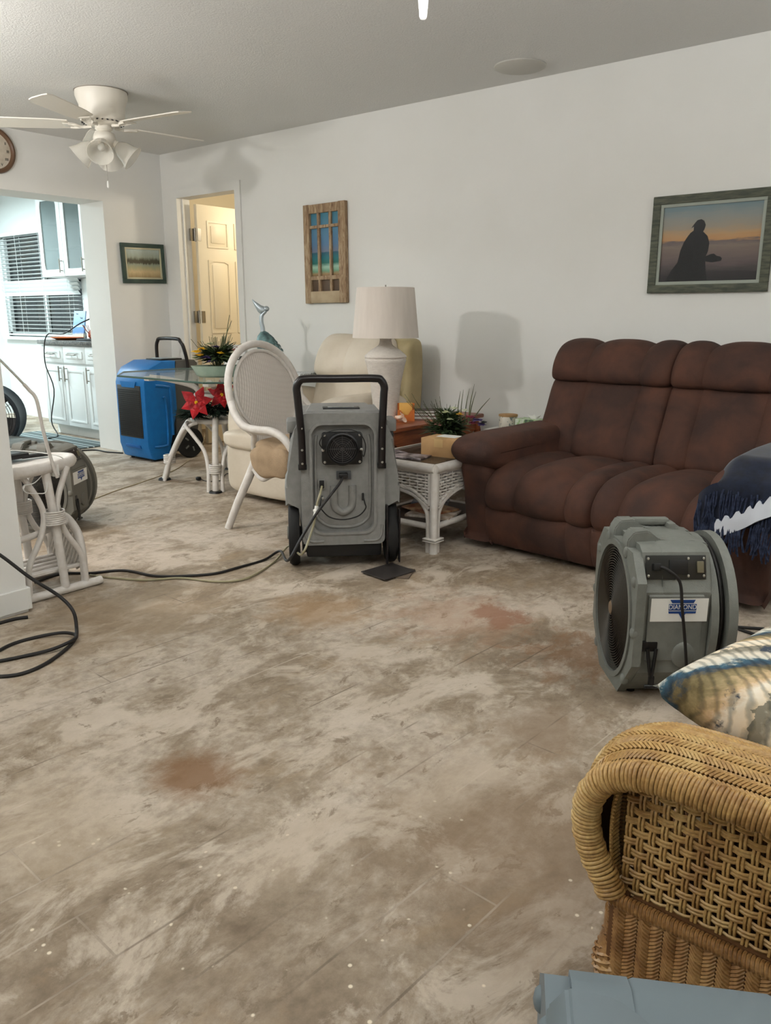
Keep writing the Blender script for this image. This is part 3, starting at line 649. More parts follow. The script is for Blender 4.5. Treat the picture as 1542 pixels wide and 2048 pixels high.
# lower woven apron joining back and seat
b = B(); b.grid(lambda u, v: ((u-0.5)*(0.34+0.06*v), 0.20+0.03*v, 0.40+0.13*v), 10, 6, 0.006).build('lower_back_panel', M['weave_w'], r, 60)
B().tube([(-0.25, -0.21, 0.405), (-0.2, -0.25, 0.405), (0.2, -0.25, 0.405), (0.25, -0.21, 0.405), (0.20, 0.20, 0.405), (-0.20, 0.20, 0.405)], 0.018, 8, 4, True).build('seat_rail', RW, r, 60)
B().grid(lambda u, v: ((u-0.5)*(0.46-0.06*v), -0.22+0.42*v, 0.412-0.015*(1-(2*u-1)**2)), 12, 12, 0.006).build('seat', M['weave_w'], r, 60)
for s in (-1, 1):
    e = 0 if s < 0 else 0
    B().tube([(s*0.255, 0.325, 0.70), (s*0.280, 0.26, 0.62), (s*0.292, 0.18, 0.568), (s*0.295, 0.08, 0.558), (s*0.295, -0.02, 0.560), (s*0.292, -0.11, 0.535), (s*0.286, -0.175, 0.47), (s*0.275, -0.20, 0.38), (s*0.255, -0.195, 0.31)], 0.021, 10, 6).build('arm', RW, r, 60)
    B().tube([(s*0.25, 0.315, 0.66), (s*0.268, 0.22, 0.575), (s*0.272, 0.12, 0.538), (s*0.270, -0.02, 0.536), (s*0.266, -0.10, 0.51), (s*0.26, -0.155, 0.45), (s*0.25, -0.17, 0.40)], 0.010, 8, 6).build('arm_cane', RW, r, 60)
    B().tube([(s*0.285, 0.13, 0.555), (s*0.25, 0.15, 0.52), (s*0.22, 0.19, 0.46), (s*0.205, 0.20, 0.40)], 0.016, 8).build('arm_support', RW, r, 60)
    B().tube([(s*0.21, 0.16, 0.43), (s*0.245, 0.20, 0.30), (s*0.30, 0.25, 0.14), (s*0.345, 0.285, 0.0)], lambda t: 0.026-0.006*t, 10).build('leg', RW, r, 60)
    B().tube([(s*0.23, -0.22, 0.43), (s*0.25, -0.235, 0.20), (s*0.255, -0.25, 0.0)], lambda t: 0.024-0.005*t, 10).build('leg', RW, r, 60)
    B().tube([(s*0.245, 0.17, 0.33), (s*0.25, 0.10, 0.285), (s*0.25, 0.02, 0.315), (s*0.25, -0.08, 0.34), (s*0.25, -0.21, 0.30)], 0.013, 8).build('brace', RW, r, 60)
# towel
def towel(u, v):
    a = [(-0.23, -0.20), (0.23, -0.20), (0.20, 0.15), (-0.21, 0.15)]
    x = -0.36+0.50*u; y = -0.15+0.32*v
    z = 0.475+0.022*sin(v*7+u*4)+0.020*sin(u*11+2*v)+0.012*sin(v*17)
    if u < 0.30:
        t = (0.30-u)/0.30; x = -0.21-0.085*sin(min(1, t*1.2)*pi/2)-0.01*sin(v*16)*t; z -= 0.155*t**1.5*(0.8+0.25*sin(v*5+0.5))
    if v < 0.08: z -= 0.02
    return (x, y, z)
t_ = root('towel', 'crumpled tan towel lying on the white rattan chair seat', 'towel', (3.08, 3.05, 0), 0)
tb = lump((-0.10, 0.0, 0.452), (0.36, 0.34, 0.105), 11, 0.015, 0.6, 0.55, None, 64, 32, 24)
tb.sq((-0.262, 0.01, 0.395), (0.075, 0.30, 0.17), 0.7, 0.5, 40, 20, None, lambda v: 0.008*sin(v.y*38)+0.004*sin(v.z*50)); tb.build('cloth', M['towel'], t_, 70)

# ================================================================ GLASS DINING TABLE
TX, TY = 3.60, 4.44
r = root('dining_table', 'octagonal glass dining table on a white rattan base', 'table', (TX, TY, 0))
hx, hy, ct = 0.50, 0.78, 0.28
oc = [(hx, -hy+ct), (hx, 0.44), (0.22, 0.72), (-0.26, 0.72), (-hx, 0.42), (-hx, -hy+ct), (-hx+ct, -hy), (hx-ct, -hy)]
gm = mk('table_glass', S(206, 214, 204), rough=0.03, alpha=0.30, spec=0.9)
gmr = mk('glass_edge', S(60, 84, 76), rough=0.1)
B().prism(oc, 0.730, 0.742, 'z').build('glass_top', gm, r, 0)
rim = B()
for i in range(8): a, c = oc[i], oc[(i+1) % 8]; rim.tube([(a[0], a[1], 0.736), (c[0], c[1], 0.736)], 0.0062, 6, 1)
rim.build('glass_rim', gmr, r, 60, label='dark green polished glass edge')
legs = [(-0.25, 0.26), (-0.29, -0.30), (0.26, 0.22), (0.24, -0.30)]
for (x, y) in legs:
    q = 0.62
    B().tube([(x*1.1, y*1.1, 0.0), (x*0.95, y*0.95, 0.16), (x*0.70, y*0.70, 0.34), (x*0.52, y*0.52, 0.44), (x*0.42, y*0.42, 0.52)], 0.021, 10).build('leg', RW, r, 60)
    for s in (-1, 1):
        ox, oy = -y*0.11*s, x*0.11*s
        B().tube([(x*1.08+ox, y*1.08+oy, 0.0), (x*0.96+ox, y*0.96+oy, 0.14), (x*0.80+ox*1.6, y*0.80+oy*1.6, 0.26), (x*0.62+ox*3.4, y*0.62+oy*3.4, 0.365), (x*0.46+ox*4.4, y*0.46+oy*4.4, 0.41), (x*0.34+ox*4.2, y*0.34+oy*4.2, 0.425)], 0.013, 8).build('leg_cane', RW, r, 60)
    w_ = B(); wrap(w_, (x*0.98, y*0.98, 0.15), 0.036, 0.05, 5); w_.build('cane_wrap', RW, r, 60)
    B().lathe([(0.001, 0), (0.045, 0), (0.04, 0.012), (0.001, 0.014)], (x*1.1, y*1.1, 0), 18).build('glide', M['black'], r, 50)
    B().tube([(x*0.42, y*0.42, 0.50), (x*0.34, y*0.34, 0.60), (x*0.45, y*0.45, 0.66), (x*0.9, y*0.9, 0.705), (x*1.25, y*1.25, 0.722)], 0.019, 10).build('top_support', RW, r, 60)
    B().box((x*1.25, y*1.25, 0.712), (0.06, 0.06, 0.03), 0.006).build('pad', RW, r, 40)
B().tube([(0.17*cos(a)*1.0, 0.19*sin(a), 0.43) for a in [2*pi*i/12 for i in range(12)]], 0.018, 8, 2, True).build('stretcher_ring', RW, r, 60)
B().tube([(0.14*cos(a)*1.0, 0.15*sin(a), 0.60) for a in [2*pi*i/12 for i in range(12)]], 0.015, 8, 2, True).build('upper_ring', RW, r, 60)
B().lathe([(0.001, 0.435), (0.17, 0.435), (0.17, 0.447), (0.001, 0.447)], (0, 0, 0), 28).build('shelf', RW, r, 30)

# ================================================================ WHITE RATTAN END TABLE (near corner by the sofa)
EX0, EX1, EY0, EY1, EZ = 3.04, 3.60, 2.165, 2.63, 0.445
r = root('rattan_end_table', 'white wicker end table with glass top between sofa arm and grey dehumidifier', 'table', ((EX0+EX1)/2, (EY0+EY1)/2, 0))
ax, ay = (EX1-EX0)/2, (EY1-EY0)/2
for sx in (-1, 1):
    for sy in (-1, 1):
        b = B(); b.cyl((sx*(ax-.02), sy*(ay-.02), 0), (sx*(ax-.02), sy*(ay-.02), 0.43), 0.021)
        for dx, dy in ((-sx, 0), (0, -sy)):
            b.tube([(sx*(ax-.02)+dx*0.033, sy*(ay-.02)+dy*0.033, 0.0), (sx*(ax-.02)+dx*0.033, sy*(ay-.02)+dy*0.033, 0.16), (sx*(ax-.02)+dx*0.05, sy*(ay-.02)+dy*0.05, 0.22), (sx*(ax-.02)+dx*0.11, sy*(ay-.02)+dy*0.11, 0.275), (sx*(ax-.02)+dx*0.2, sy*(ay-.02)+dy*0.2, 0.297)], 0.012, 8)
        b.build('leg', RW, r, 60)
        w_ = B(); w_.box((sx*(ax-.027), sy*(ay-.027), 0.075), (0.078, 0.078, 0.008), 0.003); w_.box((sx*(ax-.027), sy*(ay-.027), 0.064), (0.078, 0.078, 0.006), 0.003); w_.build('cane_wrap', RW, r, 60)
b = B()
for z, q in ((0.425, 0.023),): b.tube([(-ax+.01, -ay+.01, z), (ax-.01, -ay+.01, z)], q, 10, 1); b.tube([(-ax+.01, ay-.01, z), (ax-.01, ay-.01, z)], q, 10, 1); b.tube([(-ax+.01, -ay+.01, z), (-ax+.01, ay-.01, z)], q, 10, 1); b.tube([(ax-.01, -ay+.01, z), (ax-.01, ay-.01, z)], q, 10, 1)
b.build('top_rail', RW, r, 60)
def apron(axis, sgn):
    b = B(); L_ = (ax if axis == 'x' else ay)-0.045; o = sgn*((ay if axis == 'x' else ax)-0.015)
    P = lambda t, z, d=0: (t, o+d, z) if axis == 'x' else (o+d, t, z)
    arch = lambda t: 0.305-0.075*(abs(t)/L_)**2.2
    b.tube([P(-L_, 0.40), P(L_, 0.40)], 0.009, 6, 1)
    b.tube([P(L_*(i/8-1), arch(L_*(i/8-1))+0.012) for i in range(17)], 0.009, 6, 1); b.tube([P(L_*(i/8-1), arch(L_*(i/8-1))-0.008) for i in range(17)], 0.009, 6, 1)
    b.tube([P(-L_, 0.40), P(-L_, 0.24)], 0.008, 6, 1); b.tube([P(L_, 0.40), P(L_, 0.24)], 0.008, 6, 1)
    b.build('arched_rail', RW, r, 60)
    b = B(); n = int(L_*2/0.018)
    zz = 0.235; row = 0
    while zz < 0.39:
        ts = [t for t in [L_*(2*i/60-1) for i in range(61)] if arch(t) < zz]
        for half in ((-1, 1) if zz < 0.31 else (0,)):
            tt = [t for t in ts if (t < 0 if half < 0 else t > 0 if half > 0 else True)]
            if len(tt) > 3: b.tube([P(t, zz, 0.006*sin(pi*t/0.024+row*pi/1)) for t in tt], 0.0048, 5, 2)
        zz += 0.0145; row += 1
    for i in range(int(L_*2/0.048)+1):
        t = -L_+0.024+i*0.048
        if t < L_: b.tube([P(t, arch(t)), P(t, 0.40)], 0.003, 5, 1)
    b.build('wicker_panel', RW, r, 60)
apron('x', -1); apron('x', 1); apron('y', -1); apron('y', 1)
bg = mk('bronze_glass', S(86, 72, 58), rough=0.06, alpha=0.55, spec=0.8)
B().bx(-ax+0.02, ax-0.02, -ay+0.02, ay-0.02, 0.440, 0.448, 0.001).build('glass_top', bg, r, 0, label='bronze tinted glass')
b = B(); b.tube([(-ax+.03, -ay+.03, 0.13), (ax-.03, -ay+.03, 0.13)], 0.016, 8, 1); b.tube([(-ax+.03, ay-.03, 0.13), (ax-.03, ay-.03, 0.13)], 0.016, 8, 1); b.tube([(-ax+.03, -ay+.03, 0.13), (-ax+.03, ay-.03, 0.13)], 0.016, 8, 1); b.tube([(ax-.03, -ay+.03, 0.13), (ax-.03, ay-.03, 0.13)], 0.016, 8, 1)
b.build('shelf_rail', RW, r, 60)
B().bx(-ax+.04, ax-.04, -ay+.04, ay-.04, 0.128, 0.138).build('lower_shelf', mk('dark_shelf', S(60, 48, 40), rough=0.4), r, 0)

# ================================================================ WOOD END TABLE
WX0, WX1, WYa, WYb, WZ = 3.36, 4.30, 2.69, 3.12, 0.535
r = root('wood_end_table', 'cherry wood end table with scalloped apron beneath the white lamp', 'table', ((WX0+WX1)/2, (WYa+WYb)/2, 0))
ax2, ay2 = (WX1-WX0)/2, (WYb-WYa)/2
B().box((0, 0, WZ-0.0125), (ax2*2, ay2*2, 0.025), 0.008).build('tabletop', M['wood'], r, 30)
for sx in (-1, 1):
    for sy in (-1, 1):
        B().tube([(sx*(ax2-.05), sy*(ay2-.05), 0.51), (sx*(ax2-.03), sy*(ay2-.03), 0.40), (sx*(ax2-.06), sy*(ay2-.06), 0.18), (sx*(ax2-.03), sy*(ay2-.03), 0.0)], lambda t: 0.027-0.013*t, 8).build('leg', M['wood'], r, 50)
def scallop(L_, h0=0.40):
    P = [(-L_, 0.512), (L_, 0.512)]
    for i in range(31): t = L_-2*L_*i/30; P.append((t, h0+0.03*cos(t/L_*pi*2)+0.012*cos(t/L_*pi*6)-0.0))
    return P
for s in (-1, 1):
    B().prism(scallop(ax2-0.05), s*(ay2-0.035)-0.009, s*(ay2-0.035)+0.009, 'y').build('apron', M['wood'], r, 30)
    B().prism(scallop(ay2-0.05), s*(ax2-0.035)-0.009, s*(ax2-0.035)+0.009, 'x').build('apron', M['wood'], r, 30)

# ================================================================ TABLE LAMP
LX, LY = 3.68, 2.99
r = root('table_lamp', 'tall white ribbed ceramic table lamp with a beige drum shade', 'lamp', (LX, LY, WZ))
B().lathe([(0.001, 0), (0.072, 0), (0.074, 0.012), (0.072, 0.02), (0.078, 0.10), (0.092, 0.22), (0.112, 0.315), (0.118, 0.335), (0.122, 0.348), (0.118, 0.356), (0.124, 0.366), (0.120, 0.375), (0.085, 0.405), (0.045, 0.430), (0.038, 0.440), (0.034, 0.462), (0.036, 0.475), (0.001, 0.478)], (0, 0, 0), 40).build('base', M['plaster'], r, 50)
B().cyl((0, 0, 0.475), (0, 0, 0.60), 0.006).cyl((0, 0, 0.50), (0, 0, 0.55), 0.014).build('stem', M['silver'], r, 50)
b = B(); b.lathe([(0.193, 0.475), (0.166, 0.755), (0.163, 0.755), (0.190, 0.475), (0.193, 0.475)], (0, 0, 0), 56, cap=False); b.build('lamp_shade', M['shade'], r, 60)
b = B()
for k in range(3): a = k*2*pi/3; b.cyl((0, 0, 0.735), (0.164*cos(a), 0.164*sin(a), 0.735), 0.002, n=6)
b.cyl((0, 0, 0.60), (0, 0, 0.77), 0.004, n=8).build('shade_spider', M['nickel'], r, 50)
B().lathe([(0.001, 0.555), (0.013, 0.56), (0.014, 0.59), (0.03, 0.625), (0.031, 0.65), (0.02, 0.672), (0.001, 0.68)], (0, 0, 0), 20).build('bulb', M['white'], r, 60)

# ================================================================ WHITE RATTAN SIDE STAND (left, behind the wall end)
r = root('magazine_table', 'white rattan side table with magazine basket peeking out behind the wall end', 'table', (1.40, 3.19, 0))
# local: x right, y away; oval top
b = B(); b.loft([[(0.03+q*0.36*cos(a), q*0.17*sin(a), z) for a in [2*pi*i/40 for i in range(40)]] for q, z in ((0.90, 0.515), (0.97, 0.52), (1.0, 0.535), (1.0, 0.548), (0.97, 0.562), (0.90, 0.565), (0.88, 0.56), (0.86, 0.56))]); b.build('tabletop', RW, r, 60)
for sy in (-1, 1):
    y = sy*0.14
    B().tube([(-0.30, y-0.0, 0.018), (0.385, y, 0.018)], 0.018, 10, 1).build('base_rail', RW, r, 60)
    for cx in (0.19, -0.16):
        B().tube([(cx+.03, y, 0.03), (cx+.015, y, 0.28), (cx, y*0.9, 0.53)], 0.0175, 10).build('post', RW, r, 60)
        for s in (-1, 1):
            B().tube([(cx+s*0.125, y, 0.03), (cx+s*0.115, y, 0.15), (cx+s*0.06, y, 0.25), (cx+s*0.030, y*0.97, 0.34), (cx+s*0.045, y*0.92, 0.42), (cx+s*0.10, y*0.85, 0.53)], 0.0125, 8).build('cane', RW, r, 60)
        w_ = B(); wrap(w_, (cx+0.012, y*0.97, 0.335), 0.042, 0.05, 7); w_.build('cane_wrap', RW, r, 60)
# magazine basket: hooped lattice ends
for ex in (0.315, -0.2):
    hoop = [(ex, -0.13, 0.03), (ex, -0.13, 0.16), (ex, -0.10, 0.25), (ex, 0.0, 0.30), (ex, 0.10, 0.25), (ex, 0.13, 0.16), (ex, 0.13, 0.03)]
    B().tube(hoop, 0.016, 10, 6).build('basket_hoop', RW, r, 60)
    b = B()
    for k in range(-5, 6):
        for s in (-1, 1):
            pts = []
            for q in range(0, 19):
                y_ = -0.12+0.24*q/18; z_ = 0.155+k*0.04+s*y_*1.5; top = 0.28-0.14*(abs(y_)/0.13)**2.4
                if 0.06 < z_ < top: pts.append((ex+0.004*s, y_, z_))
            if len(pts) > 1: b.tube(pts, 0.006, 5, 1)
    b.build('lattice_end', RW, r, 60)
B().tube([(-0.2, -0.12, 0.27), (0.05, -0.13, 0.265), (0.325, -0.04, 0.285)], 0.014, 8).build('basket_rail', RW, r, 60)
b = B()
for k in range(9): y_ = -0.11+0.22*k/8; b.tube([(-0.2, y_, 0.07+0.03*abs(k-4)/4), (0.33, y_, 0.07+0.03*abs(k-4)/4)], 0.009, 6, 1)
b.build('basket_floor', RW, r, 60)
# ================================================================ GREY DEHUMIDIFIER
G = M['grey']
r = root('dehumidifier', 'grey wheeled dehumidifier with black tube handle in the middle of the floor', 'dehumidifier', (2.435, 2.51, 0), R(-44.5))
out = [(.035, .115), (.035, .30), (-.035, .30), (-.037, .385), (-.016, .42), (-.006, .60), (.012, .645), (.05, .722), (.395, .722), (.433, .645), (.456, .60), (.466, .42), (.487, .385), (.485, .30), (.415, .30), (.415, .115)]
B().prism(out, 0.035, 0.34, 'y', 0.012).build('body', G, r, 35)
# moulded back face around a rounded recess
fo = rrect(0.376, 0.60, 0.03, 6, 0.225, 0.420); fi = rrect(0.282, 0.495, 0.055, 8, 0.225, 0.425)
b = B(); b.ring(fo, fi, 0.004, 0.05, 'y', 96); b.ring(rrect(0.30, 0.513, 0.06, 8, 0.225, 0.425), rrect(0.276, 0.489, 0.05, 8, 0.225, 0.425), -0.003, 0.02, 'y', 96)
b.build('back_shell', G, r, 35)
b = B()
for s in (-1, 1):  # vertical ribs and lower corner mouldings
    b.tube([(0.225+s*0.115, 0.036, 0.62), (0.225+s*0.122, 0.036, 0.55), (0.225+s*0.122, 0.036, 0.28), (0.225+s*0.10, 0.036, 0.225), (0.225+s*0.055, 0.036, 0.20), (0.225, 0.036, 0.196)], 0.008, 8, 6)
    b.tube([(0.225+s*0.175, 0.004, 0.21), (0.225+s*0.17, 0.004, 0.16), (0.225+s*0.145, 0.004, 0.138), (0.225+s*0.09, 0.004, 0.138)], 0.006, 8, 6)
b.tube([(0.183, 0.036, 0.39), (0.183, 0.036, 0.32), (0.192, 0.036, 0.285), (0.225, 0.036, 0.265), (0.258, 0.036, 0.285), (0.267, 0.036, 0.32), (0.267, 0.036, 0.39)], 0.018, 10, 6)
b.build('moulded_ribs', G, r, 60)
# top deck and hood
b = B(); b.loft([[(0.06, 0.02, 0.70), (0.39, 0.02, 0.70), (0.39, 0.335, 0.70), (0.06, 0.335, 0.70)], [(0.068, 0.03, 0.729), (0.382, 0.03, 0.729), (0.352, 0.33, 0.731), (0.098, 0.33, 0.731)]]); b.build('top_cover', G, r, 30)
R_ = Matrix.Rotation(0.006, 3, 'X')
B().box((0.225, 0.115, 0.7315), (0.165, 0.075, 0.006), 0.002, R_).build('control_bezel', M['black'], r, 30)
B().box((0.225, 0.115, 0.7345), (0.12, 0.045, 0.003), 0.001, R_).build('display', mk('display', S(96, 106, 112), S(50, 56, 64), 40, 0.2), r, 30)
for s in (-1, 1):
    x = 0.225+s*0.236
    B().box((x-s*0.012, 0.13, 0.655), (0.044, 0.14, 0.055), 0.008).build('side_grip', G, r, 35)
    B().box((x-s*0.022, 0.15, 0.606), (0.04, 0.17, 0.04), 0.004).build('grip_gap_shade', M['black'], r, 35)  # black box paints the shade of the gap below the grip
# handle
h = B(); h.tube([(0.045, -0.016, 0.484), (0.043, -0.016, 0.62), (0.038, -0.02, 0.70), (0.030, -0.02, 0.80), (0.028, -0.02, 0.835), (0.040, -0.02, 0.862), (0.068, -0.02, 0.872), (0.20, -0.02, 0.872), (0.365, -0.02, 0.872), (0.394, -0.02, 0.862), (0.407, -0.02, 0.835), (0.405, -0.02, 0.80), (0.400, -0.02, 0.70), (0.398, -0.016, 0.62), (0.396, -0.016, 0.484)], 0.017, 12, 6)
h.build('handle', M['gloss_black'], r, 60)
for x in (0.0445, 0.397):
    B().bx(x-0.019, x+0.019, -0.024, 0.006, 0.474, 0.50, 0.004).build('handle_bracket', M['black'], r, 30)
    for z in (0.505, 0.565, 0.66):
        B().lathe([(0.0055, 0), (0.005, 0.003), (0.001, 0.004)], (x, -0.0305, z), 12, (0, -1, 0)).build('bolt', M['chrome'], r, 50)
# exhaust fan
fx, fz = 0.222, 0.563
B().prism(rrect(0.18, 0.145, 0.014, 5, fx, fz), 0.006, 0.030, 'y', 0.003).build('fan_plate', M['black'], r, 30)
B().lathe([(0.073, 0.0), (0.073, 0.022), (0.066, 0.026), (0.062, 0.02), (0.062, 0.0)], (fx, 0.006, fz), 40, (0, -1, 0), False).build('fan_collar', M['black'], r, 40)
b = B()
for k in range(1, 8): b.tube([(fx+0.0087*k*cos(a), -0.015+0.0004*k*k*0.5, fz+0.0087*k*sin(a)) for a in [2*pi*i/32 for i in range(32)]], 0.0012, 5, 1, True)
for k in range(4): a = k*pi/4; b.cyl((fx-0.062*cos(a), -0.006, fz-0.062*sin(a)), (fx+0.062*cos(a), -0.006, fz+0.062*sin(a)), 0.0014, n=5)
b.build('finger_grille', mk('grille_wire', S(70, 66, 66), rough=0.35), r, 50)
B().cyl((fx, 0.01, fz), (fx, -0.006, fz), 0.02).build('fan_hub', M['black'], r, 40)
for sx in (-1, 1):
    for sz in (-1, 1): B().lathe([(0.006, 0), (0.005, 0.003), (0.001, 0.004)], (fx+sx*0.078, 0.005, fz+sz*0.06), 12, (0, -1, 0)).build('screw', M['chrome'], r, 50)
    B().lathe([(0.008, 0), (0.007, 0.006), (0.001, 0.008)], (fx+sx*0.085, 0.005, fz-0.005), 12, (0, -1, 0)).build('screw', M['chrome'], r, 50)
B().tube([(fx-0.082, -0.004, fz-0.002), (fx-0.100, -0.008, fz+0.03), (fx-0.07, -0.02, fz+0.075), (fx, -0.026, fz+0.09), (fx+0.07, -0.02, fz+0.075), (fx+0.102, -0.008, fz+0.02), (fx+0.094, -0.006, fz-0.035), (fx+0.082, -0.004, fz-0.006)], 0.0025, 6, 8).build('wire_loop', M['black'], r, 50)
# power inlet, drain port, hook
B().bx(0.195, 0.262, 0.026, 0.034, 0.418, 0.458, 0.004).build('power_inlet', mk('inlet_grey', S(70, 72, 74), rough=0.4), r, 30)
B().box((0.226, 0.018, 0.440), (0.042, 0.03, 0.022), 0.006).build('power_plug', M['black'], r, 40)
B().bx(0.112, 0.146, 0.022, 0.034, 0.376, 0.424, 0.006).build('drain_bezel', G, r, 30)
B().bx(0.118, 0.140, 0.018, 0.034, 0.380, 0.418, 0.003).build('drain_port', M['black'], r, 30)
B().tube([(0.130, 0.03, 0.345), (0.122, 0.015, 0.315), (0.122, 0.012, 0.292), (0.16, 0.006, 0.252), (0.222, 0.004, 0.238), (0.29, 0.006, 0.252), (0.325, 0.012, 0.285), (0.322, 0.012, 0.31), (0.314, 0.02, 0.34)], 0.0028, 6, 8).build('tether_cord', M['black'], r, 50)
B().lathe([(0.006, 0), (0.006, 0.008), (0.001, 0.01)], (0.133, 0.03, 0.335), 12, (0, -1, 0)).build('tether_screw', M['chrome'], r, 50)
B().box((0.314, 0.022, 0.338), (0.010, 0.01, 0.035), 0.003).build('tether_clip', M['black'], r, 40)
# underside, wheels, stand foot
B().bx(0.055, 0.40, 0.03, 0.36, 0.055, 0.118, 0.01).build('chassis', M['black'], r, 30)
for s, x in ((-1, 0.0), (1, 0.45)):
    b = B(); b.lathe([(0.10, -0.026), (0.142, -0.024), (0.15, -0.014), (0.15, 0.014), (0.142, 0.024), (0.10, 0.026)], (x, 0.13, 0.15), 44, (1, 0, 0)); b.build('wheel', M['rubber'], r, 40)
    B().lathe([(0.03, -0.032), (0.035, 0), (0.03, 0.032)], (x, 0.13, 0.15), 20, (1, 0, 0)).build('hub', M['grey2'], r, 40)
b = B(); b.cyl((0.03, 0.13, 0.15), (0.42, 0.13, 0.15), 0.012); b.build('axle', M['black'], r, 40)
for x in (0.05, 0.40): B().box((x, 0.33, 0.035), (0.03, 0.05, 0.068), 0.006).build('foot', M['black'], r, 40)
B().bx(0.418, 0.428, -0.01, 0.03, 0.02, 0.30, 0.004).bx(0.475, 0.483, -0.01, 0.03, 0.03, 0.28, 0.004).build('kick_bar', M['gloss_black'], r, 30)

# ================================================================ AIR MOVER builder
DEC = 'DIAMOND'
def logo_label(parent, o, w_, h_):
    """white sticker on the +y side; o = centre (x, y, z); reads towards +y with x decreasing to the right"""
    lb = B(); lb.box(o, (w_, 0.001, h_), 0); l = lb.build('sticker', M['paper'], parent, 0)
    x, y, z = o; k = h_/0.082; y += 0.0008; cx = x-0.012*k
    b = B(); b.prism([(cx-0.050*k, z+0.037*k), (cx+0.052*k, z+0.037*k), (cx+0.043*k, z+0.025*k), (cx-0.043*k, z+0.025*k)], y, y+0.0006, 'y')
    b.prism([(cx-0.056*k, z+0.022*k), (cx+0.056*k, z+0.022*k), (cx+0.056*k, z-0.001*k), (cx-0.056*k, z-0.001*k)], y, y+0.0006, 'y')
    b.prism([(cx-0.056*k, z-0.004*k), (cx+0.056*k, z-0.004*k), (cx+0.054*k, z-0.012*k), (cx+0.014*k, z-0.012*k), (cx, z-0.032*k), (cx-0.014*k, z-0.012*k), (cx-0.054*k, z-0.012*k)], y, y+0.0006, 'y')
    b.build('logo', M['logo'], l, 0)
    Mt = Matrix(((-1, 0, 0, cx), (0, 0, 1, y+0.0007), (0, 1, 0, z+0.0105*k), (0, 0, 0, 1)))
    text('lettering', DEC, 0.0235*k, M['paper'], l, Mt)
def octo(w_, z0, z1, c, c2=None):
    c2 = c2 or c
    return [(-w_+c, z0), (w_-c, z0), (w_, z0+c), (w_, z1-c2), (w_-c2, z1), (-w_+c2, z1), (-w_, z1-c2), (-w_, z0+c)]
def air_mover(label, loc, rz, mat, grill_color, with_cord=True, gs=-1):
    """front grille on +x; labelled side on +y"""
    r = root('air_mover', label, 'air mover', loc, rz)
    cz = 0.225
    # front flange with round opening
    b = B(); b.ring(octo(0.235, 0.0, 0.435, 0.125, 0.07), [(0.192*cos(a), cz+0.192*sin(a)) for a in [2*pi*i/72 for i in range(72)]], -0.03, 0.0, 'x', 96)
    b.ring([(0.206*cos(a), cz+0.206*sin(a)) for a in [2*pi*i/72 for i in range(72)]], [(0.190*cos(a), cz+0.190*sin(a)) for a in [2*pi*i/72 for i in range(72)]], -0.004, 0.007, 'x', 72)
    b.build('front_shell', mat, r, 30)
    for y, z in ((-.2, .36), (.2, .36), (-.222, .22), (.222, .22), (-.16, .06), (.16, .06), (-0.1, 0.42), (0.1, 0.42)):
        B().sq((-0.006, y, z), (0.03, 0.03, 0.034), 0.8, 0.8, 12, 8).build('boss', mat, r, 60)
    # main body, narrowing shoulders
    body = [(-0.12, 0.012), (0.12, 0.012), (0.215, 0.10), (0.216, 0.335), (0.200, 0.355), (0.172, 0.438), (0.14, 0.452), (-0.14, 0.452), (-0.172, 0.438), (-0.200, 0.355), (-0.216, 0.335), (-0.215, 0.10)]
    bb = B().prism(body, -0.25, -0.09, 'x', 0.008); bb.ring(body, [(0.196*cos(a), cz+0.196*sin(a)) for a in [2*pi*i/72 for i in range(72)]], -0.092, -0.028, 'x', 96); bb.build('body', mat, r, 35)
    B().prism([(0.205, 0.13), (0.222, 0.14), (0.222, 0.325), (0.205, 0.335)], -0.225, -0.045, 'x', 0.004).build('side_panel', mat, r, 35)
    B().sq((-0.17, 0.222, 0.155), (0.075, 0.02, 0.075), 1, 1, 24, 10).build('side_boss', mat, r, 60)
    # rear flanges holding the wrapped cord
    for x0, x1, q in ((-0.275, -0.25, 1.0), (-0.335, -0.305, 1.02)):
        pr = [(0.235*q*cos(a)*(1 if abs(sin(a)) < .9 else 1), cz+0.225*q*sin(a)) for a in [2*pi*i/40 for i in range(40)]]
        B().prism(pr, x0, x1, 'x', 0.006).build('rear_flange', mat, r, 35)
    B().cyl((-0.31, 0, cz), (-0.25, 0, cz), 0.19, n=40).build('cord_drum', mat, r, 35)
    if with_cord:
        b = B()
        for k, (x, q) in enumerate(((-0.282, 0.203), (-0.297, 0.205), (-0.289, 0.213))): b.tube([(x, q*cos(a), cz+q*sin(a)) for a in [2*pi*i/48 for i in range(48)]], 0.006, 8, 1, True)
        b.build('wrapped_cord', M['cord'], r, 50)
    # top handle: two rails running back with a ribbed grip across
    for y in (0.075, -0.075):
        b = B(); b.loft([[(x, y+dy, z0), (x, y-dy, z0), (x, y-dy, z1), (x, y+dy, z1)] for x, dy, z0, z1 in ((0.0, 0.03, 0.425, 0.455), (-0.02, 0.034, 0.425, 0.480), (-0.07, 0.026, 0.43, 0.482), (-0.11, 0.020, 0.43, 0.455), (-0.17, 0.020, 0.43, 0.450), (-0.22, 0.028, 0.43, 0.454), (-0.27, 0.03, 0.42, 0.445))])
        bmesh.ops.bevel(b.bm, geom=b.bm.edges[:], offset=0.004, segments=2, affect='EDGES'); b.build('handle_rail', mat, r, 40)
    hb = B(); hb.box((-0.142, gs*0.105, 0.466), (0.135, 0.036, 0.022), 0.009)
    for i in range(6): hb.sq((-0.185+0.018*i, gs*0.105, 0.458), (0.015, 0.030, 0.014), 1, 1, 10, 6)
    hb.box((-0.075, gs*0.09, 0.448), (0.03, 0.06, 0.04), 0.008); hb.box((-0.209, gs*0.09, 0.448), (0.03, 0.06, 0.04), 0.008); hb.build('grip', mat, r, 40)
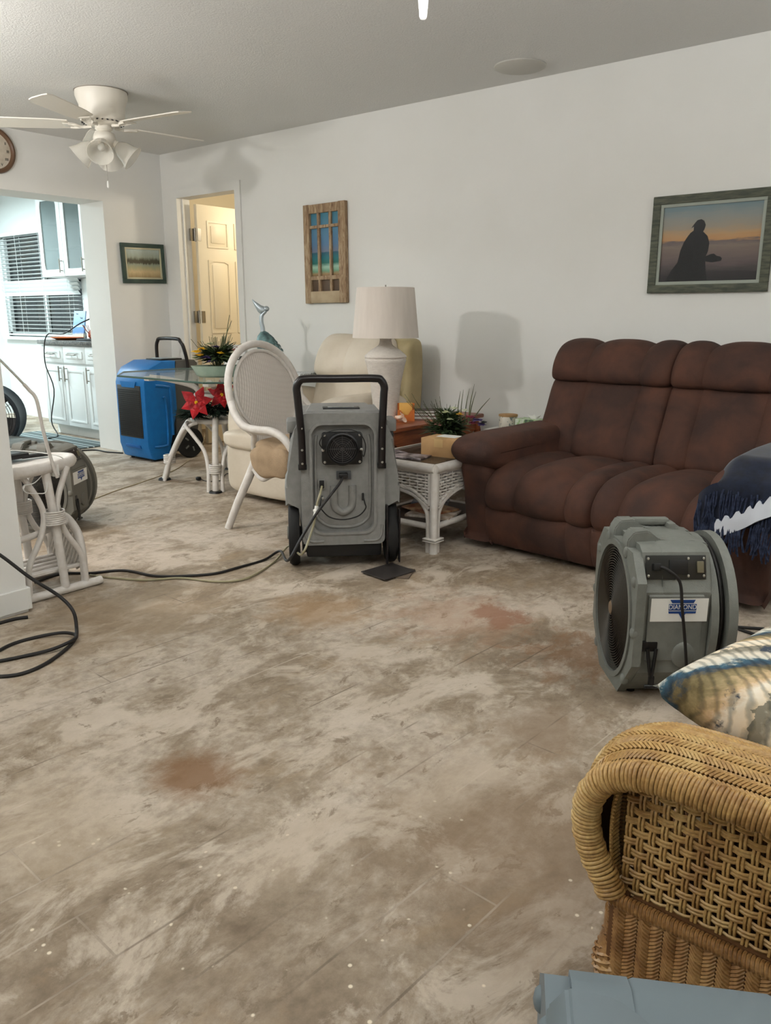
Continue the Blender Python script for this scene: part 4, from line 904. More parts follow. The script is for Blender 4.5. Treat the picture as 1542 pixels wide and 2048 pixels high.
    # control panel on the shoulder
    sl = math.atan2(0.028, 0.085); Rm = Matrix.Rotation(sl, 3, 'X'); pc = Vector((-0.135, 0.1875, 0.399)); nv = Vector((0, cos(sl), sin(sl)))
    cp = B().box(pc+nv*0.001, (0.195, 0.004, 0.066), 0.001, Rm).build('control_plate', mk('control_plate', S(52, 52, 50), rough=0.35, metal=0.4), r, 30)
    for x in (-0.045, -0.175, -0.225):
        for z in (-0.024, 0.024):
            p = pc+Vector((x+0.135, 0, 0))+Rm @ Vector((0, 0.003, z)); B().lathe([(0.0042, 0), (0.004, 0.002), (0.001, 0.003)], p, 10, nv).build('screw', M['chrome'], cp, 50)
    B().box(pc+Rm @ Vector((-0.008, 0.004, 0.0)), (0.06, 0.004, 0.04), 0.001, Rm).build('outlet', M['black'], cp, 30)
    B().box(pc+Rm @ Vector((-0.078, 0.005, 0.0)), (0.022, 0.008, 0.032), 0.002, Rm).build('rocker_switch', mk('switch_amber', S(110, 104, 84), rough=0.3), cp, 30)
    B().box(pc+Rm @ Vector((0.066, 0.012, 0.0)), (0.026, 0.022, 0.02), 0.004, Rm).build('plug', M['black'], cp, 40)
    if with_cord:
        B().tube([pc+Rm @ Vector((0.055, 0.02, 0)), pc+Vector((0.035, 0.035, 0.0)), pc+Vector((0.0, 0.045, -0.03)), (-0.145, 0.245, 0.30), (-0.165, 0.245, 0.20), (-0.185, 0.240, 0.10), (-0.21, 0.235, 0.03), (-0.25, 0.24, 0.008)], 0.005, 8, 8).build('supply_cord', M['cord'], r, 50)
    logo_label(r, (-0.145, 0.2235, 0.287), 0.185, 0.066)
    # latch below the label
    b = B(); b.bx(-0.085, -0.03, 0.206, 0.224, 0.165, 0.195, 0.004); b.tube([(-0.052, 0.226, 0.175), (-0.06, 0.232, 0.12), (-0.066, 0.232, 0.095)], 0.006, 8, 4); b.tube([(-0.08, 0.226, 0.175), (-0.073, 0.232, 0.12), (-0.07, 0.232, 0.095)], 0.006, 8, 4); b.box((-0.07, 0.232, 0.082), (0.02, 0.012, 0.03), 0.004); b.cyl((-0.048, 0.235, 0.066), (-0.092, 0.235, 0.066), 0.006)
    b.build('latch', M['black'], r, 40)
    # grille and impeller
    b = B()
    for k in range(3, 26): b.tube([(-0.002+0.010*(1-(k/26)**2), 0.192*k/26*cos(a), cz+0.192*k/26*sin(a)) for a in [2*pi*i/48 for i in range(48)]], 0.0017, 4, 1, True)
    for a in (0.9, 0.9+pi): b.cyl((0.006, 0.01*cos(a), cz+0.01*sin(a)), (-0.002, 0.195*cos(a), cz+0.195*sin(a)), 0.0022, n=6)
    b.build('grille', grill_color, r, 50)
    B().lathe([(0.001, 0.012), (0.018, 0.010), (0.024, 0.002), (0.024, -0.01)], (0, 0, cz), 24, (1, 0, 0)).build('grille_badge', mk('badge', S(120, 100, 78), rough=0.4), r, 40)
    B().cyl((-0.091, 0, cz), (-0.085, 0, cz), 0.1955, n=40).build('inlet_back', mk('inlet_black', S(8, 8, 8), rough=0.9), r, 30)
    for k in range(5):
        a = k*2*pi/5; B().grid(lambda u, v: (-0.055+0.03*(v-0.5), (0.04+u*0.14)*cos(a+(v-0.5)*0.75), cz+(0.04+u*0.14)*sin(a+(v-0.5)*0.75)), 6, 5, 0.003).build('blade', mk('fan_blade', S(12, 12, 13), rough=0.6) if k == 0 else bpy.data.materials['fan_blade'], r, 40)
    B().cyl((-0.086, 0, cz), (-0.03, 0, cz), 0.045).build('hub', bpy.data.materials['fan_blade'], r, 40)
    B().lathe([(0.1935, -0.085), (0.1935, -0.012)], (0, 0, cz), 72, (1, 0, 0), False).build('inlet_liner', bpy.data.materials['fan_blade'], r, 40)
    for y in (-0.1, 0.1):
        for x in (-0.05, -0.25): B().cyl((x, y, 0), (x, y, 0.015), 0.014).build('foot', M['rubber'], r, 40)
    return r
gw = mk('black_wire', S(62, 57, 50), rough=0.4, metal=0.5)
air_mover('grey air mover with round grille and white sticker in front of the brown sofa', (2.30, 0.942, 0), R(130), M['grey2'], gw).scale = (0.90, 0.90, 1.07)
air_mover('grey air mover standing behind the white rattan side table, grille half hidden', (2.03, 4.06, 0), R(216), mk('olive_grey_plastic', S(104, 102, 94), rough=0.6), gw, False).scale = (0.95, 0.9, 1.0)
air_mover('blue-grey air mover top in the near bottom corner below the wicker loveseat', (0.56, 0.255, 0), R(120), mk('blue_grey_plastic', S(106, 117, 123), rough=0.5), gw, True, 1).scale = (1, 1, 0.94)

# ================================================================ BLUE DEHUMIDIFIER
r = root('dehumidifier', 'blue and grey wheeled dehumidifier beside the open door under the glass table corner', 'dehumidifier', (3.64, 5.36, 0))
# local: x to the wall, y away; front grille faces -x
side = [(0.03, 0.03), (0.0, 0.13), (0.0, 0.62), (0.02, 0.685), (0.06, 0.735), (0.18, 0.785), (0.31, 0.785), (0.29, 0.60), (0.30, 0.40), (0.25, 0.30), (0.20, 0.02), (0.06, 0.015)]
B().prism(side, 0.0, 0.39, 'y', 0.012).build('front_shell', M['blue'], r, 35)
B().prism([(0.28, 0.10), (0.29, 0.60), (0.31, 0.785), (0.50, 0.785), (0.53, 0.76), (0.53, 0.40), (0.50, 0.20), (0.45, 0.10)], 0.01, 0.38, 'y', 0.010).build('rear_shell', mk('dark_grey_shell', S(84, 82, 78), rough=0.55), r, 35)
b = B(); b.tube([(0.10, 0.0, 0.60), (0.20, -0.002, 0.585), (0.24, -0.002, 0.54), (0.24, -0.002, 0.20)], 0.012, 8, 6); b.tube([(0.06, 0.0, 0.12), (0.16, -0.002, 0.12), (0.19, -0.002, 0.16), (0.19, -0.002, 0.47), (0.16, -0.002, 0.50)], 0.010, 8, 6); b.build('moulded_ribs', M['blue'], r, 60)
b = B(); b.bx(-0.006, 0.004, 0.05, 0.36, 0.19, 0.60, 0.003); g_ = b.build('filter_grille', mk('filter_dark', S(44, 42, 40), rough=0.5), r, 30)
b = B()
for k in range(24): z = 0.205+k*0.0155; b.bx(-0.010, -0.005, 0.06, 0.35, z, z+0.006)
b.build('louvres', M['black'], g_, 0)
B().prism([(0.10, 0.63), (0.12, 0.585), (0.29, 0.585), (0.31, 0.63)], -0.008, 0.01, 'x').build('grille_notch', M['blue'], r, 20)
B().bx(-0.006, 0.01, 0.10, 0.30, 0.105, 0.13, 0.004).build('foot_recess_shade', mk('blue_shadow_plastic', S(10, 82, 146), rough=0.45), r, 30)  # slab in darker blue, shade of a recess put into its colour
B().bx(0.24, 0.44, 0.09, 0.30, 0.783, 0.797, 0.004).build('control_bezel', M['black'], r, 30)
B().bx(0.27, 0.41, 0.12, 0.27, 0.796, 0.801, 0.002).build('display', M['silver'], r, 30)
B().tube([(0.40, 0.37, 0.76), (0.40, 0.37, 0.88), (0.40, 0.35, 0.93), (0.40, 0.31, 0.95), (0.40, 0.09, 0.95), (0.40, 0.045, 0.93), (0.41, 0.02, 0.88), (0.43, 0.01, 0.76), (0.43, 0.008, 0.62)], 0.0145, 10, 6).build('handle', M['gloss_black'], r, 60)
for y in (-0.03, 0.415):
    B().lathe([(0.09, -0.02), (0.118, -0.022), (0.125, -0.01), (0.125, 0.01), (0.118, 0.022), (0.09, 0.02)], (0.38, y, 0.125), 40, (0, 1, 0)).build('wheel', M['rubber'], r, 40)
    for k in range(5):
        a = k*2*pi/5; B().box((0.38+0.055*cos(a), y-0.022 if y < 0 else y+0.022, 0.125+0.055*sin(a)), (0.035, 0.004, 0.012), 0, Matrix.Rotation(-a, 3, 'Y')).build('spoke', M['grey2'], r, 0)
B().bx(0.28, 0.46, 0.01, 0.38, 0.06, 0.12).build('chassis', M['black'], r, 0)
for x in (0.08, 0.17):
    for y in (0.05, 0.34): B().cyl((x, y, 0), (x, y, 0.03), 0.015).build('foot', M['rubber'], r, 40)

# ================================================================ WICKER ARMCHAIR (near right)
def rattan_mat(name, a, c, d_, sc_=9):
    m, nt, p = newmat(name); n1 = noise(nt, sc_, 5, 0.7, dist=0.5); n2 = noise(nt, 150, 2, 0.6)
    col = ramp(nt, n1, [(0.30, a), (0.5, c), (0.72, d_)])
    col = mixc(nt, 0.5, col, ramp(nt, n2, [(0.3, S(170, 150, 120)), (0.7, (1, 1, 1, 1))]), 'MULTIPLY')
    nt.links.new(col, p.inputs['Base Color']); p.inputs['Roughness'].default_value = 0.34
    return m
RT = rattan_mat('honey_rattan', S(140, 98, 54), S(196, 158, 98), S(220, 192, 132))
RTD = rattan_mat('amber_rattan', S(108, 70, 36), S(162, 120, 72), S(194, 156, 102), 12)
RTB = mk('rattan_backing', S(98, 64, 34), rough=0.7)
r = root('wicker_loveseat', 'honey coloured wicker loveseat with wide woven arm in the near right corner', 'sofa', (1.13, 0.0, 0))
# rim path in (y, z)
rimP = [(-0.42, 0.432), (-0.2, 0.432), (0.0, 0.434), (0.20, 0.435), (0.33, 0.435), (0.40, 0.428), (0.452, 0.402), (0.478, 0.36), (0.482, 0.31), (0.468, 0.262), (0.445, 0.225), (0.43, 0.198)]
rim = catmull([(0, a, z) for a, z in rimP], 16)
def rim_at(s):  # s metres from the lower end going up and back
    L_ = 0; pts = rim[::-1]
    for a, c in zip(pts[:-1], pts[1:]):
        l = (c-a).length
        if L_+l >= s: return a.lerp(c, (s-L_)/l), (c-a).normalized()
        L_ += l
    return pts[-1], (pts[-1]-pts[-2]).normalized()
RL = sum((c-a).length for a, c in zip(rim[:-1], rim[1:]))
def side_shell(x0, x1, sgn, parent):
    """arm with panel on x0, arch to x1"""
    W = abs(x1-x0)
    b = B()
    k = 0; s = 0.0
    while s < RL-0.004:   # wrapped rim: one turn of cane after another
        p, t = rim_at(s); u = Vector((1, 0, 0)); v = t.cross(u); rr = 0.0215+0.0012*sin(k*1.7)
        sk = 0.0025
        b.tube([p+Vector((x0, 0, 0))+u*(rr*cos(a))+v*(rr*sin(a))+t*(sk*sin(a)) for a in [2*pi*i/14 for i in range(14)]], 0.0036, 6, 1, True)
        s += 0.0068; k += 1
    b.build('wrapped_rim', RT, parent, 70)
    # arm top: broad woven band following the rim
    def top(s_, v_, off=0):
        p, t = rim_at(max(0.001, min(RL-0.002, s_))); n = Vector((0, -t.z, t.y)); n = -n if n.z < 0 and s_ > 0.3 else n
        n = Vector((0, t.z, -t.y)); arch = 0.030*sin(pi*min(1, v_*1.0))**0.7+off
        q = p+n*arch; return (x0+sgn*(0.012+v_*(W-0.02)), q.y, q.z)
    bb = B(); bb.grid(lambda u_, v_: top(u_*RL, v_, -0.004), 90, 12, 0.004); bb.build('arm_core', RTB, parent, 70)
    b = B(); cw = 0.0095; cols = int(W/0.021)
    ns = int(RL/0.0068)
    for i in range(ns):
        for c in range(cols):   # herringbone: each cane strand slants, neighbours slant the other way
            v0 = c/cols; v1 = (c+1)/cols; sl = 0.010*(1 if c % 2 else -1); s0 = 0.004+i*0.0068
            if s0+abs(sl) > RL-0.004: continue
            a = Vector(top(s0-sl, v0+0.01, 0.0)); m_ = Vector(top(s0, (v0+v1)/2, 0.0042)); e = Vector(top(s0+sl, v1-0.01, 0.0))
            b.tube([a, m_, e], 0.0031, 5, 1)
    b.build('arm_weave', RT, parent, 70, kind='stuff')
w0 = (0.0, 0.20)
side_shell(0.0, 0.20, 1, r)
# open cane lattice on the outer side: woven pairs
def lattice(x, y0, y1, z0, ztop, sgn):
    b = B(); pt = 0.0195; n = int((y1-y0)/pt)
    for i in range(n+1):
        for q in (-0.0032, 0.0032):
            y = y0+i*pt+q; zt = ztop(y); pts = []
            m_ = max(4, int((zt-z0)/pt*2))
            for j in range(m_+1):
                z = z0+(zt-z0)*j/m_; pts.append((x+sgn*0.0030*cos(pi*((z-z0)/pt+i)), y, z))
            b.tube(pts, 0.0029, 5, 1)
    nz = int((0.42-z0)/pt)
    for j in range(nz+1):
        for q in (-0.0032, 0.0032):
            z = z0+j*pt+q; ye = max([y for y in [y0+(y1-y0)*k/60 for k in range(61)] if ztop(y) > z] or [y0]); m_ = int((ye-y0)/pt*2)
            if m_ < 2: continue
            b.tube([(x-sgn*0.0030*cos(pi*((y_-y0)/pt+j)), y_, z) for y_ in [y0+(ye-y0)*k/m_ for k in range(m_+1)]], 0.0029, 5, 1)
    return b
ztop = lambda y: 0.425 if y < 0.36 else 0.425-0.05*((y-0.36)/0.09)**2
lattice(0.030, -0.40, 0.425, 0.19, ztop, -1).build('open_cane_side', RT, r, 70, kind='stuff')
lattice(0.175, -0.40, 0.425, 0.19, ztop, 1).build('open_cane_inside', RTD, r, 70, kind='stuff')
# front edge under the roll
b = B()
for i in range(30):
    z = 0.205+i*0.0072
    for c in range(7):
        x_ = 0.012+c*0.026; b.tube([(x_, 0.430+0.012*sin(i/30*pi), z+(0.006 if c % 2 else -0.006)), (x_+0.013, 0.436+0.012*sin(i/30*pi), z), (x_+0.026, 0.430+0.012*sin(i/30*pi), z-(0.006 if c % 2 else -0.006))], 0.003, 5, 1)
b.build('front_weave', RT, r, 70, kind='stuff')
# skirt with herringbone
B().bx(-0.006, 0.02, -0.42, 0.43, 0.035, 0.192, 0.006).bx(0.0, 1.62, 0.405, 0.43, 0.05, 0.192, 0.006).build('skirt_core', RTB, r, 30)
def skirt(axis):
    b = B(); L0, L1 = (-0.42, 0.43) if axis == 'y' else (0.0, 1.62); colw = 0.021; n = int((L1-L0)/colw)
    for c in range(n):
        t0 = L0+c*colw
        for i in range(21):
            z = 0.042+i*0.0072; dz = 0.009*(1 if c % 2 else -1)
            P = lambda t, z_, o: (-0.006-o, t, z_) if axis == 'y' else (t, 0.43+o, z_)
            b.tube([P(t0+0.001, min(.186, z-dz), 0.0), P(t0+colw/2, z, 0.0048), P(t0+colw-0.001, min(.186, z+dz), 0.0)], 0.0031, 5, 1)
    return b
skirt('y').build('skirt_weave', RTD, r, 70, kind='stuff')
skirt('x').build('front_skirt_weave', RTD, r, 70, kind='stuff')
b = B(); s = -0.42
while s < 0.43: b.tube([(-0.004+0.010*cos(a), s+0.002*sin(a), 0.192+0.010*sin(a)) for a in [2*pi*i/12 for i in range(12)]], 0.0032, 5, 1, True); s += 0.0064
b.build('skirt_rope', RTD, r, 70)
for (x, y) in ((0.03, 0.42), (1.59, 0.42), (0.03, -0.38), (1.59, -0.38)):
    b = B(); b.lathe([(0.024, 0.0), (0.034, 0.01), (0.040, 0.045), (0.034, 0.085), (0.028, 0.11), (0.028, 0.15)], (x, y, 0), 20)
    for i in range(16):
        z = 0.008+i*0.0065; q = 0.026+0.014*sin(min(1, z/0.09)*pi)
        for k in range(10): a = 2*pi*k/10+(0.3 if i % 2 else 0); b.tube([(x+q*cos(a), y+q*sin(a), z-0.004), (x+(q+.003)*cos(a+.3), y+(q+.003)*sin(a+.3), z), (x+q*cos(a+.6), y+q*sin(a+.6), z+0.004)], 0.0028, 4, 1)
    b.build('leg', RTD, r, 70)
B().bx(0.02, 1.60, -0.42, 0.40, 0.16, 0.19).build('seat_deck', RTB, r, 0)
sc_m = mk('seat_fabric', S(196, 184, 160), S(182, 170, 146), 20, 0.9)
lump((0.81, 0.0, 0.27), (1.22, 0.84, 0.16), 8, 0.004, 0.35, 0.25).build('seat_cushion', sc_m, r, 60)
side_shell(1.62, 1.42, -1, r)
B().bx(0.02, 1.60, -0.45, -0.40, 0.05, 0.78, 0.02).build('backrest', RTD, r, 30)

# cushion: leaf print
def leaf_mat():
    m, nt, p = newmat('leaf_print_fabric'); L = nt.links.new
    tc = nt.nodes.new('ShaderNodeTexCoord'); mp = nt.nodes.new('ShaderNodeMapping'); mp.inputs['Rotation'].default_value = (0, 0, R(38)); L(tc.outputs['Object'], mp.inputs[0])
    sp = nt.nodes.new('ShaderNodeSeparateXYZ'); L(mp.outputs[0], sp.inputs[0])
    wob = noise(nt, 8, 6, 0.7, dist=0.5)
    band = mth(nt, 'ADD', mth(nt, 'MULTIPLY', sp.outputs[1], 6.0), mth(nt, 'MULTIPLY', wob, 0.75))
    fr = mth(nt, 'FRACT', mth(nt, 'ADD', band, 5.02))
    col = ramp(nt, fr, [(0.0, S(226, 208, 180)), (0.16, S(232, 222, 204)), (0.26, S(206, 176, 136)), (0.36, S(150, 134, 96)), (0.46, S(112, 98, 64)), (0.53, S(44, 66, 84)), (0.60, S(54, 92, 110)), (0.66, S(206, 204, 192)), (0.80, S(222, 212, 194)), (0.92, S(140, 134, 118))])
    wv = nt.nodes.new('ShaderNodeTexWave'); wv.inputs['Scale'].default_value = 16; wv.inputs['Distortion'].default_value = 4; wv.inputs['Detail'].default_value = 4; wv.inputs['Detail Scale'].default_value = 1.4; wv.bands_direction = 'X'
    L(mp.outputs[0], wv.inputs['Vector'])
    col = mixc(nt, 0.55, col, ramp(nt, wv.outputs['Fac'], [(0.0, S(100, 110, 116)), (0.30, S(210, 205, 190)), (0.6, (1, 1, 1, 1))]), 'MULTIPLY')
    col = mixc(nt, ramp(nt, noise(nt, 14, 5, 0.7), [(0.60, (0, 0, 0, 1)), (0.66, (1, 1, 1, 1))]), col, S(52, 62, 76))
    L(col, p.inputs['Base Color']); p.inputs['Roughness'].default_value = 0.85
    return m
def pillow_mesh(w_, h_, t):
    b = B(); rings = []
    def f(u, v, s):
        a, c = 2*u-1, 2*v-1; k = max(0, (1-abs(a)**2.6))*max(0, (1-abs(c)**2.6)); pin = 1-0.10*(1-abs(a)**2)*(abs(c)**3); pin2 = 1-0.10*(1-abs(c)**2)*(abs(a)**3)
        z = s*t/2*k**0.34*(1+0.05*sin(a*5+c*3))
        return (a*w_/2*pin2, c*h_/2*pin, z)
    b.grid(lambda u, v: f(u, v, 1), 34, 34); b.grid(lambda u, v: f(u, v, -1), 34, 34); return b
o = pillow_mesh(0.45, 0.46, 0.165).build('cushion', leaf_mat(), None, 80)
o.location = (1.515, 0.200, 0.446); o.rotation_euler = (R(8), R(3), R(-9))
tag(o, 'cream and blue leaf print cushion lying on the wicker loveseat', 'cushion')
B().tube([(-0.232, -0.232, 0), (0.0, -0.212, 0.0), (0.232, -0.232, 0)], 0.003, 6, 6).build('piping', M['pink'], o, 50)
# ================================================================ CEILING THINGS
F_ = M['fan']
r = root('ceiling_fan', 'white five-blade ceiling fan with glass bell shades over the dining end', 'ceiling fan', (3.0, 4.64, 2.44))
B().lathe([(0.001, 0), (0.152, 0), (0.152, -0.03), (0.146, -0.05), (0.134, -0.08), (0.130, -0.135), (0.124, -0.165), (0.10, -0.185), (0.06, -0.192), (0.001, -0.192)], (0, 0, 0), 48).build('motor_housing', F_, r, 40)
b = B()
for k in range(26): a = 2*pi*k/26; b.box((0.114*cos(a), 0.114*sin(a), -0.171), (0.028, 0.010, 0.004), 0, Matrix.Rotation(a, 3, 'Z') @ Matrix.Rotation(0.52, 3, 'Y'))
b.build('vent_slots', M['black'], r, 0)
B().tube([(0.154*cos(a), 0.154*sin(a), -0.004) for a in [2*pi*i/40 for i in range(40)]], 0.002, 5, 1, True).build('shadow_ring', mk('shadow_ring_taupe', S(120, 110, 98), rough=0.8), r, 60)  # dark ring paints the shade line where the housing meets the ceiling
for k in range(5):
    a = R(-8+72*k); Rz = Matrix.Rotation(a, 4, 'Z')
    b = B(Rz); b.tube([(0.07, 0, -0.195), (0.13, 0.0, -0.198), (0.16, 0.025, -0.192), (0.20, 0.03, -0.188)], 0.008, 8, 4, ry=0.6); b.tube([(0.13, 0, -0.198), (0.16, -0.025, -0.196), (0.20, -0.03, -0.194)], 0.008, 8, 4, ry=0.6)
    b.box((0.205, 0, -0.190), (0.05, 0.09, 0.005), 0.002); b.build('blade_arm', F_, r, 50)
    b = B(Rz); pr = [(0.20, -0.050), (0.30, -0.062), (0.62, -0.068), (0.655, -0.055), (0.665, -0.03), (0.665, 0.03), (0.655, 0.055), (0.62, 0.068), (0.30, 0.062), (0.20, 0.050)]
    tl = 0.19; rings = [[(x, y, -0.186+y*tl) for x, y in pr], [(x, y, -0.180+y*tl) for x, y in pr]]
    b.loft(rings); b.build('blade', F_, r, 30)
B().lathe([(0.001, -0.19), (0.05, -0.19), (0.052, -0.21), (0.036, -0.222), (0.060, -0.235), (0.068, -0.262), (0.058, -0.290), (0.034, -0.315), (0.022, -0.335), (0.001, -0.338)], (0, 0, 0), 32).build('light_hub', F_, r, 50)
for k in range(4):
    a = R(52+90*k-6); u = Vector((cos(a), sin(a), 0)); p0 = Vector((0, 0, -0.275))+u*0.045; ax_ = (u*0.75+Vector((0, 0, -0.62))).normalized()
    B().lathe([(0.016, -0.02), (0.020, 0.02), (0.024, 0.04), (0.001, 0.041)], p0, 18, ax_).build('socket_cup', F_, r, 50)
    B().lathe([(0.022, 0.032), (0.036, 0.045), (0.052, 0.075), (0.062, 0.115), (0.078, 0.150), (0.075, 0.150), (0.059, 0.115), (0.049, 0.075), (0.033, 0.047), (0.022, 0.035)], p0, 28, ax_, False).build('glass_bell', mk('bell_glass', S(226, 222, 212), rough=0.2, alpha=0.45) if k == 0 else bpy.data.materials['bell_glass'], r, 60)
    B().lathe([(0.001, 0.04), (0.012, 0.05), (0.022, 0.08), (0.022, 0.095), (0.012, 0.11), (0.001, 0.114)], p0, 16, ax_).build('bulb', M['frost'], r, 60)
b = B()
zz = -0.335
b.cyl((0, 0, -0.33), (0, 0, -0.50), 0.0018, n=6); ch_ = b.build('pull_chain', M['nickel'], r, 50)
B().lathe([(0.001, 0), (0.005, -0.004), (0.007, -0.02), (0.0075, -0.035), (0.004, -0.042), (0.001, -0.043)], (0, 0, -0.50), 14).build('pull_fob', M['white'], ch_, 60)

r = root('ceiling_light', 'ceiling light with a bright white pull fob hanging into view above the room', 'ceiling light', (1.69, 1.26, 2.44))
B().lathe([(0.001, 0), (0.13, 0), (0.135, -0.02), (0.11, -0.045), (0.05, -0.06), (0.001, -0.06)], (0, 0, 0), 36).build('canopy', M['white'], r, 50)
glow = mk('lit_globe', (1.0, 0.96, 0.9, 1), emit=14)
for k in range(3):
    a = k*2*pi/3+0.4; B().sq((0.09*cos(a), 0.09*sin(a), -0.095), (0.075, 0.075, 0.09), 1, 1, 20, 12).build('bulb', glow, r, 60)
b = B(); b.cyl((0.075, 0.055, -0.05), (0.075, 0.055, -0.50), 0.0015, n=6); c_ = b.build('pull_chain', M['chrome'], r, 50)
fobm = mk('fob_glow', (1, 1, 0.97, 1), rough=0.25, emit=0.6)  # fob is no lamp; light falling on it is put in as glow
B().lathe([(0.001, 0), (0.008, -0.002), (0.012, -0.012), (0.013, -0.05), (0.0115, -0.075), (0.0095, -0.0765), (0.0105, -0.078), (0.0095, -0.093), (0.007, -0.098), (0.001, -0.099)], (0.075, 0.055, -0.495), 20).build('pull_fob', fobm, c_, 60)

o = B().lathe([(0.001, 0), (0.14, 0), (0.14, -0.006), (0.132, -0.010), (0.001, -0.012)], (0, 0, 0), 40).build('ceiling_cover', mk('cover_grey', S(186, 184, 176), rough=0.6), None, 40)
o.location = (4.14, 2.43, 2.44); tag(o, 'round pale cover plate on the ceiling near the long white wall', 'ceiling cover')

# ================================================================ WALL CLOCK
r = root('wall_clock', 'round brown rimmed wall clock at the left edge above the kitchen opening', 'clock', (2.985, 6.018, 2.275))
B().lathe([(0.125, 0), (0.150, 0.0), (0.158, 0.012), (0.152, 0.026), (0.138, 0.03), (0.128, 0.022), (0.125, 0.008)], (0, 0, 0), 48, (0, -1, 0), False).build('rim', mk('clock_bronze', S(104, 78, 58), rough=0.4), r, 50)
fc = B().lathe([(0.001, 0.008), (0.13, 0.008)], (0, 0, 0), 48, (0, -1, 0), False).build('face', mk('clock_face', S(204, 194, 178), S(180, 168, 150), 14, 0.5), r, 0)
for k, t in enumerate(('XII', 'I', 'II', 'III', 'IIII', 'V', 'VI', 'VII', 'VIII', 'IX', 'X', 'XI')):
    a = R(90-30*k); text('numeral', t, 0.026, M['black'], fc, Matrix.Translation((0.105*cos(a), -0.009, 0.105*sin(a))) @ Matrix.Rotation(R(90), 4, 'X'))
for L_, a, w_ in ((0.06, 60, 0.006), (0.09, 200, 0.004)):
    B().box((L_/2*cos(R(a)), -0.013, L_/2*sin(R(a))), (L_, 0.001, w_), 0, Matrix.Rotation(-R(a), 3, 'Y')).build('hand', M['black'], fc, 0)

# ================================================================ PICTURES
def zramp_mat(name, H, stops, nsc=6, namp=0.08, stretch=(1, 1, 1), rough=0.4, axis=2):
    m, nt, p = newmat(name); tc = nt.nodes.new('ShaderNodeTexCoord'); se = nt.nodes.new('ShaderNodeSeparateXYZ'); nt.links.new(tc.outputs['Object'], se.inputs[0])
    f = mth(nt, 'ADD', mth(nt, 'ADD', mth(nt, 'DIVIDE', se.outputs[axis], H), 0.5), mth(nt, 'MULTIPLY', mth(nt, 'SUBTRACT', noise(nt, nsc, 6, 0.65, stretch=stretch), 0.5), namp))
    c = ramp(nt, f, stops); nt.links.new(c, p.inputs['Base Color']); p.inputs['Roughness'].default_value = rough
    return m, nt, p, c, se
def frame4(b, w_, h_, t, d0, d1, bev=0.003):
    """frame in local (x across, z up), depth along -y"""
    b.bx(-w_/2, w_/2, -d1, -d0, h_/2-t, h_/2, bev); b.bx(-w_/2, w_/2, -d1, -d0, -h_/2, -h_/2+t, bev)
    b.bx(-w_/2, -w_/2+t, -d1, -d0, -h_/2+t*.98, h_/2-t*.98, bev); b.bx(w_/2-t, w_/2, -d1, -d0, -h_/2+t*.98, h_/2-t*.98, bev); return b
gw_ = mk('weathered_green_wood', S(98, 100, 84), S(64, 68, 60), 14, 0.7, stretch=(1, 1, 6), bump=0.3)
pgl = mk('picture_glass', (0, 0, 0, 1), rough=0.03, alpha=0.10, spec=0.6)
# sunset picture: right wall, facing -x -> local x runs towards -Y
r = root('framed_picture', 'framed sunset photograph with a dark figure in a cap hanging above the brown sofa', 'picture', (4.398, 1.425, 1.497), R(-90))
frame4(B(), 0.61, 0.49, 0.042, 0.0, 0.024).build('frame', gw_, r, 30)
frame4(B(), 0.53, 0.41, 0.018, 0.0, 0.018, 0.001).build('inner_frame', mk('grey_fillet', S(150, 156, 146), rough=0.6), r, 30)
m, nt, p, c, se = zramp_mat('sunset_print', 0.374, [(0.0, S(30, 26, 28)), (0.10, S(40, 34, 36)), (0.22, S(96, 82, 82)), (0.36, S(124, 106, 98)), (0.47, S(140, 122, 110)), (0.52, S(112, 100, 98)), (0.55, S(206, 152, 96)), (0.62, S(204, 164, 116)), (0.72, S(172, 160, 142)), (0.88, S(150, 158, 156)), (1.0, S(120, 146, 156))], 3.6, 0.20, (1.6, 1, 12))
B().bx(-0.25, 0.25, -0.010, -0.006, -0.19, 0.19).build('print', m, r, 0)
sil = [(-0.215, -0.187), (-0.185, -0.13), (-0.155, -0.09), (-0.145, -0.03), (-0.13, 0.01), (-0.115, 0.035), (-0.10, 0.055), (-0.085, 0.065), (-0.085, 0.085), (-0.098, 0.078), (-0.084, 0.098), (-0.07, 0.115), (-0.05, 0.119), (-0.035, 0.110), (-0.026, 0.09), (-0.030, 0.07), (-0.036, 0.058), (-0.012, 0.035), (0.0, 0.0), (-0.003, -0.04), (-0.012, -0.065), (0.012, -0.055), (0.028, -0.053), (0.045, -0.066), (0.060, -0.068), (0.070, -0.078), (0.066, -0.09), (0.045, -0.093), (0.02, -0.096), (-0.012, -0.09), (-0.005, -0.14), (0.005, -0.187)]
B().prism(sil, -0.0115, -0.0101, 'y').build('silhouette', mk('print_black', S(14, 14, 17), rough=0.5), r, 0)  # dark figure belongs to the print itself
B().bx(-0.25, 0.25, -0.0155, -0.0145, -0.19, 0.19).build('glass', pgl, r, 0)
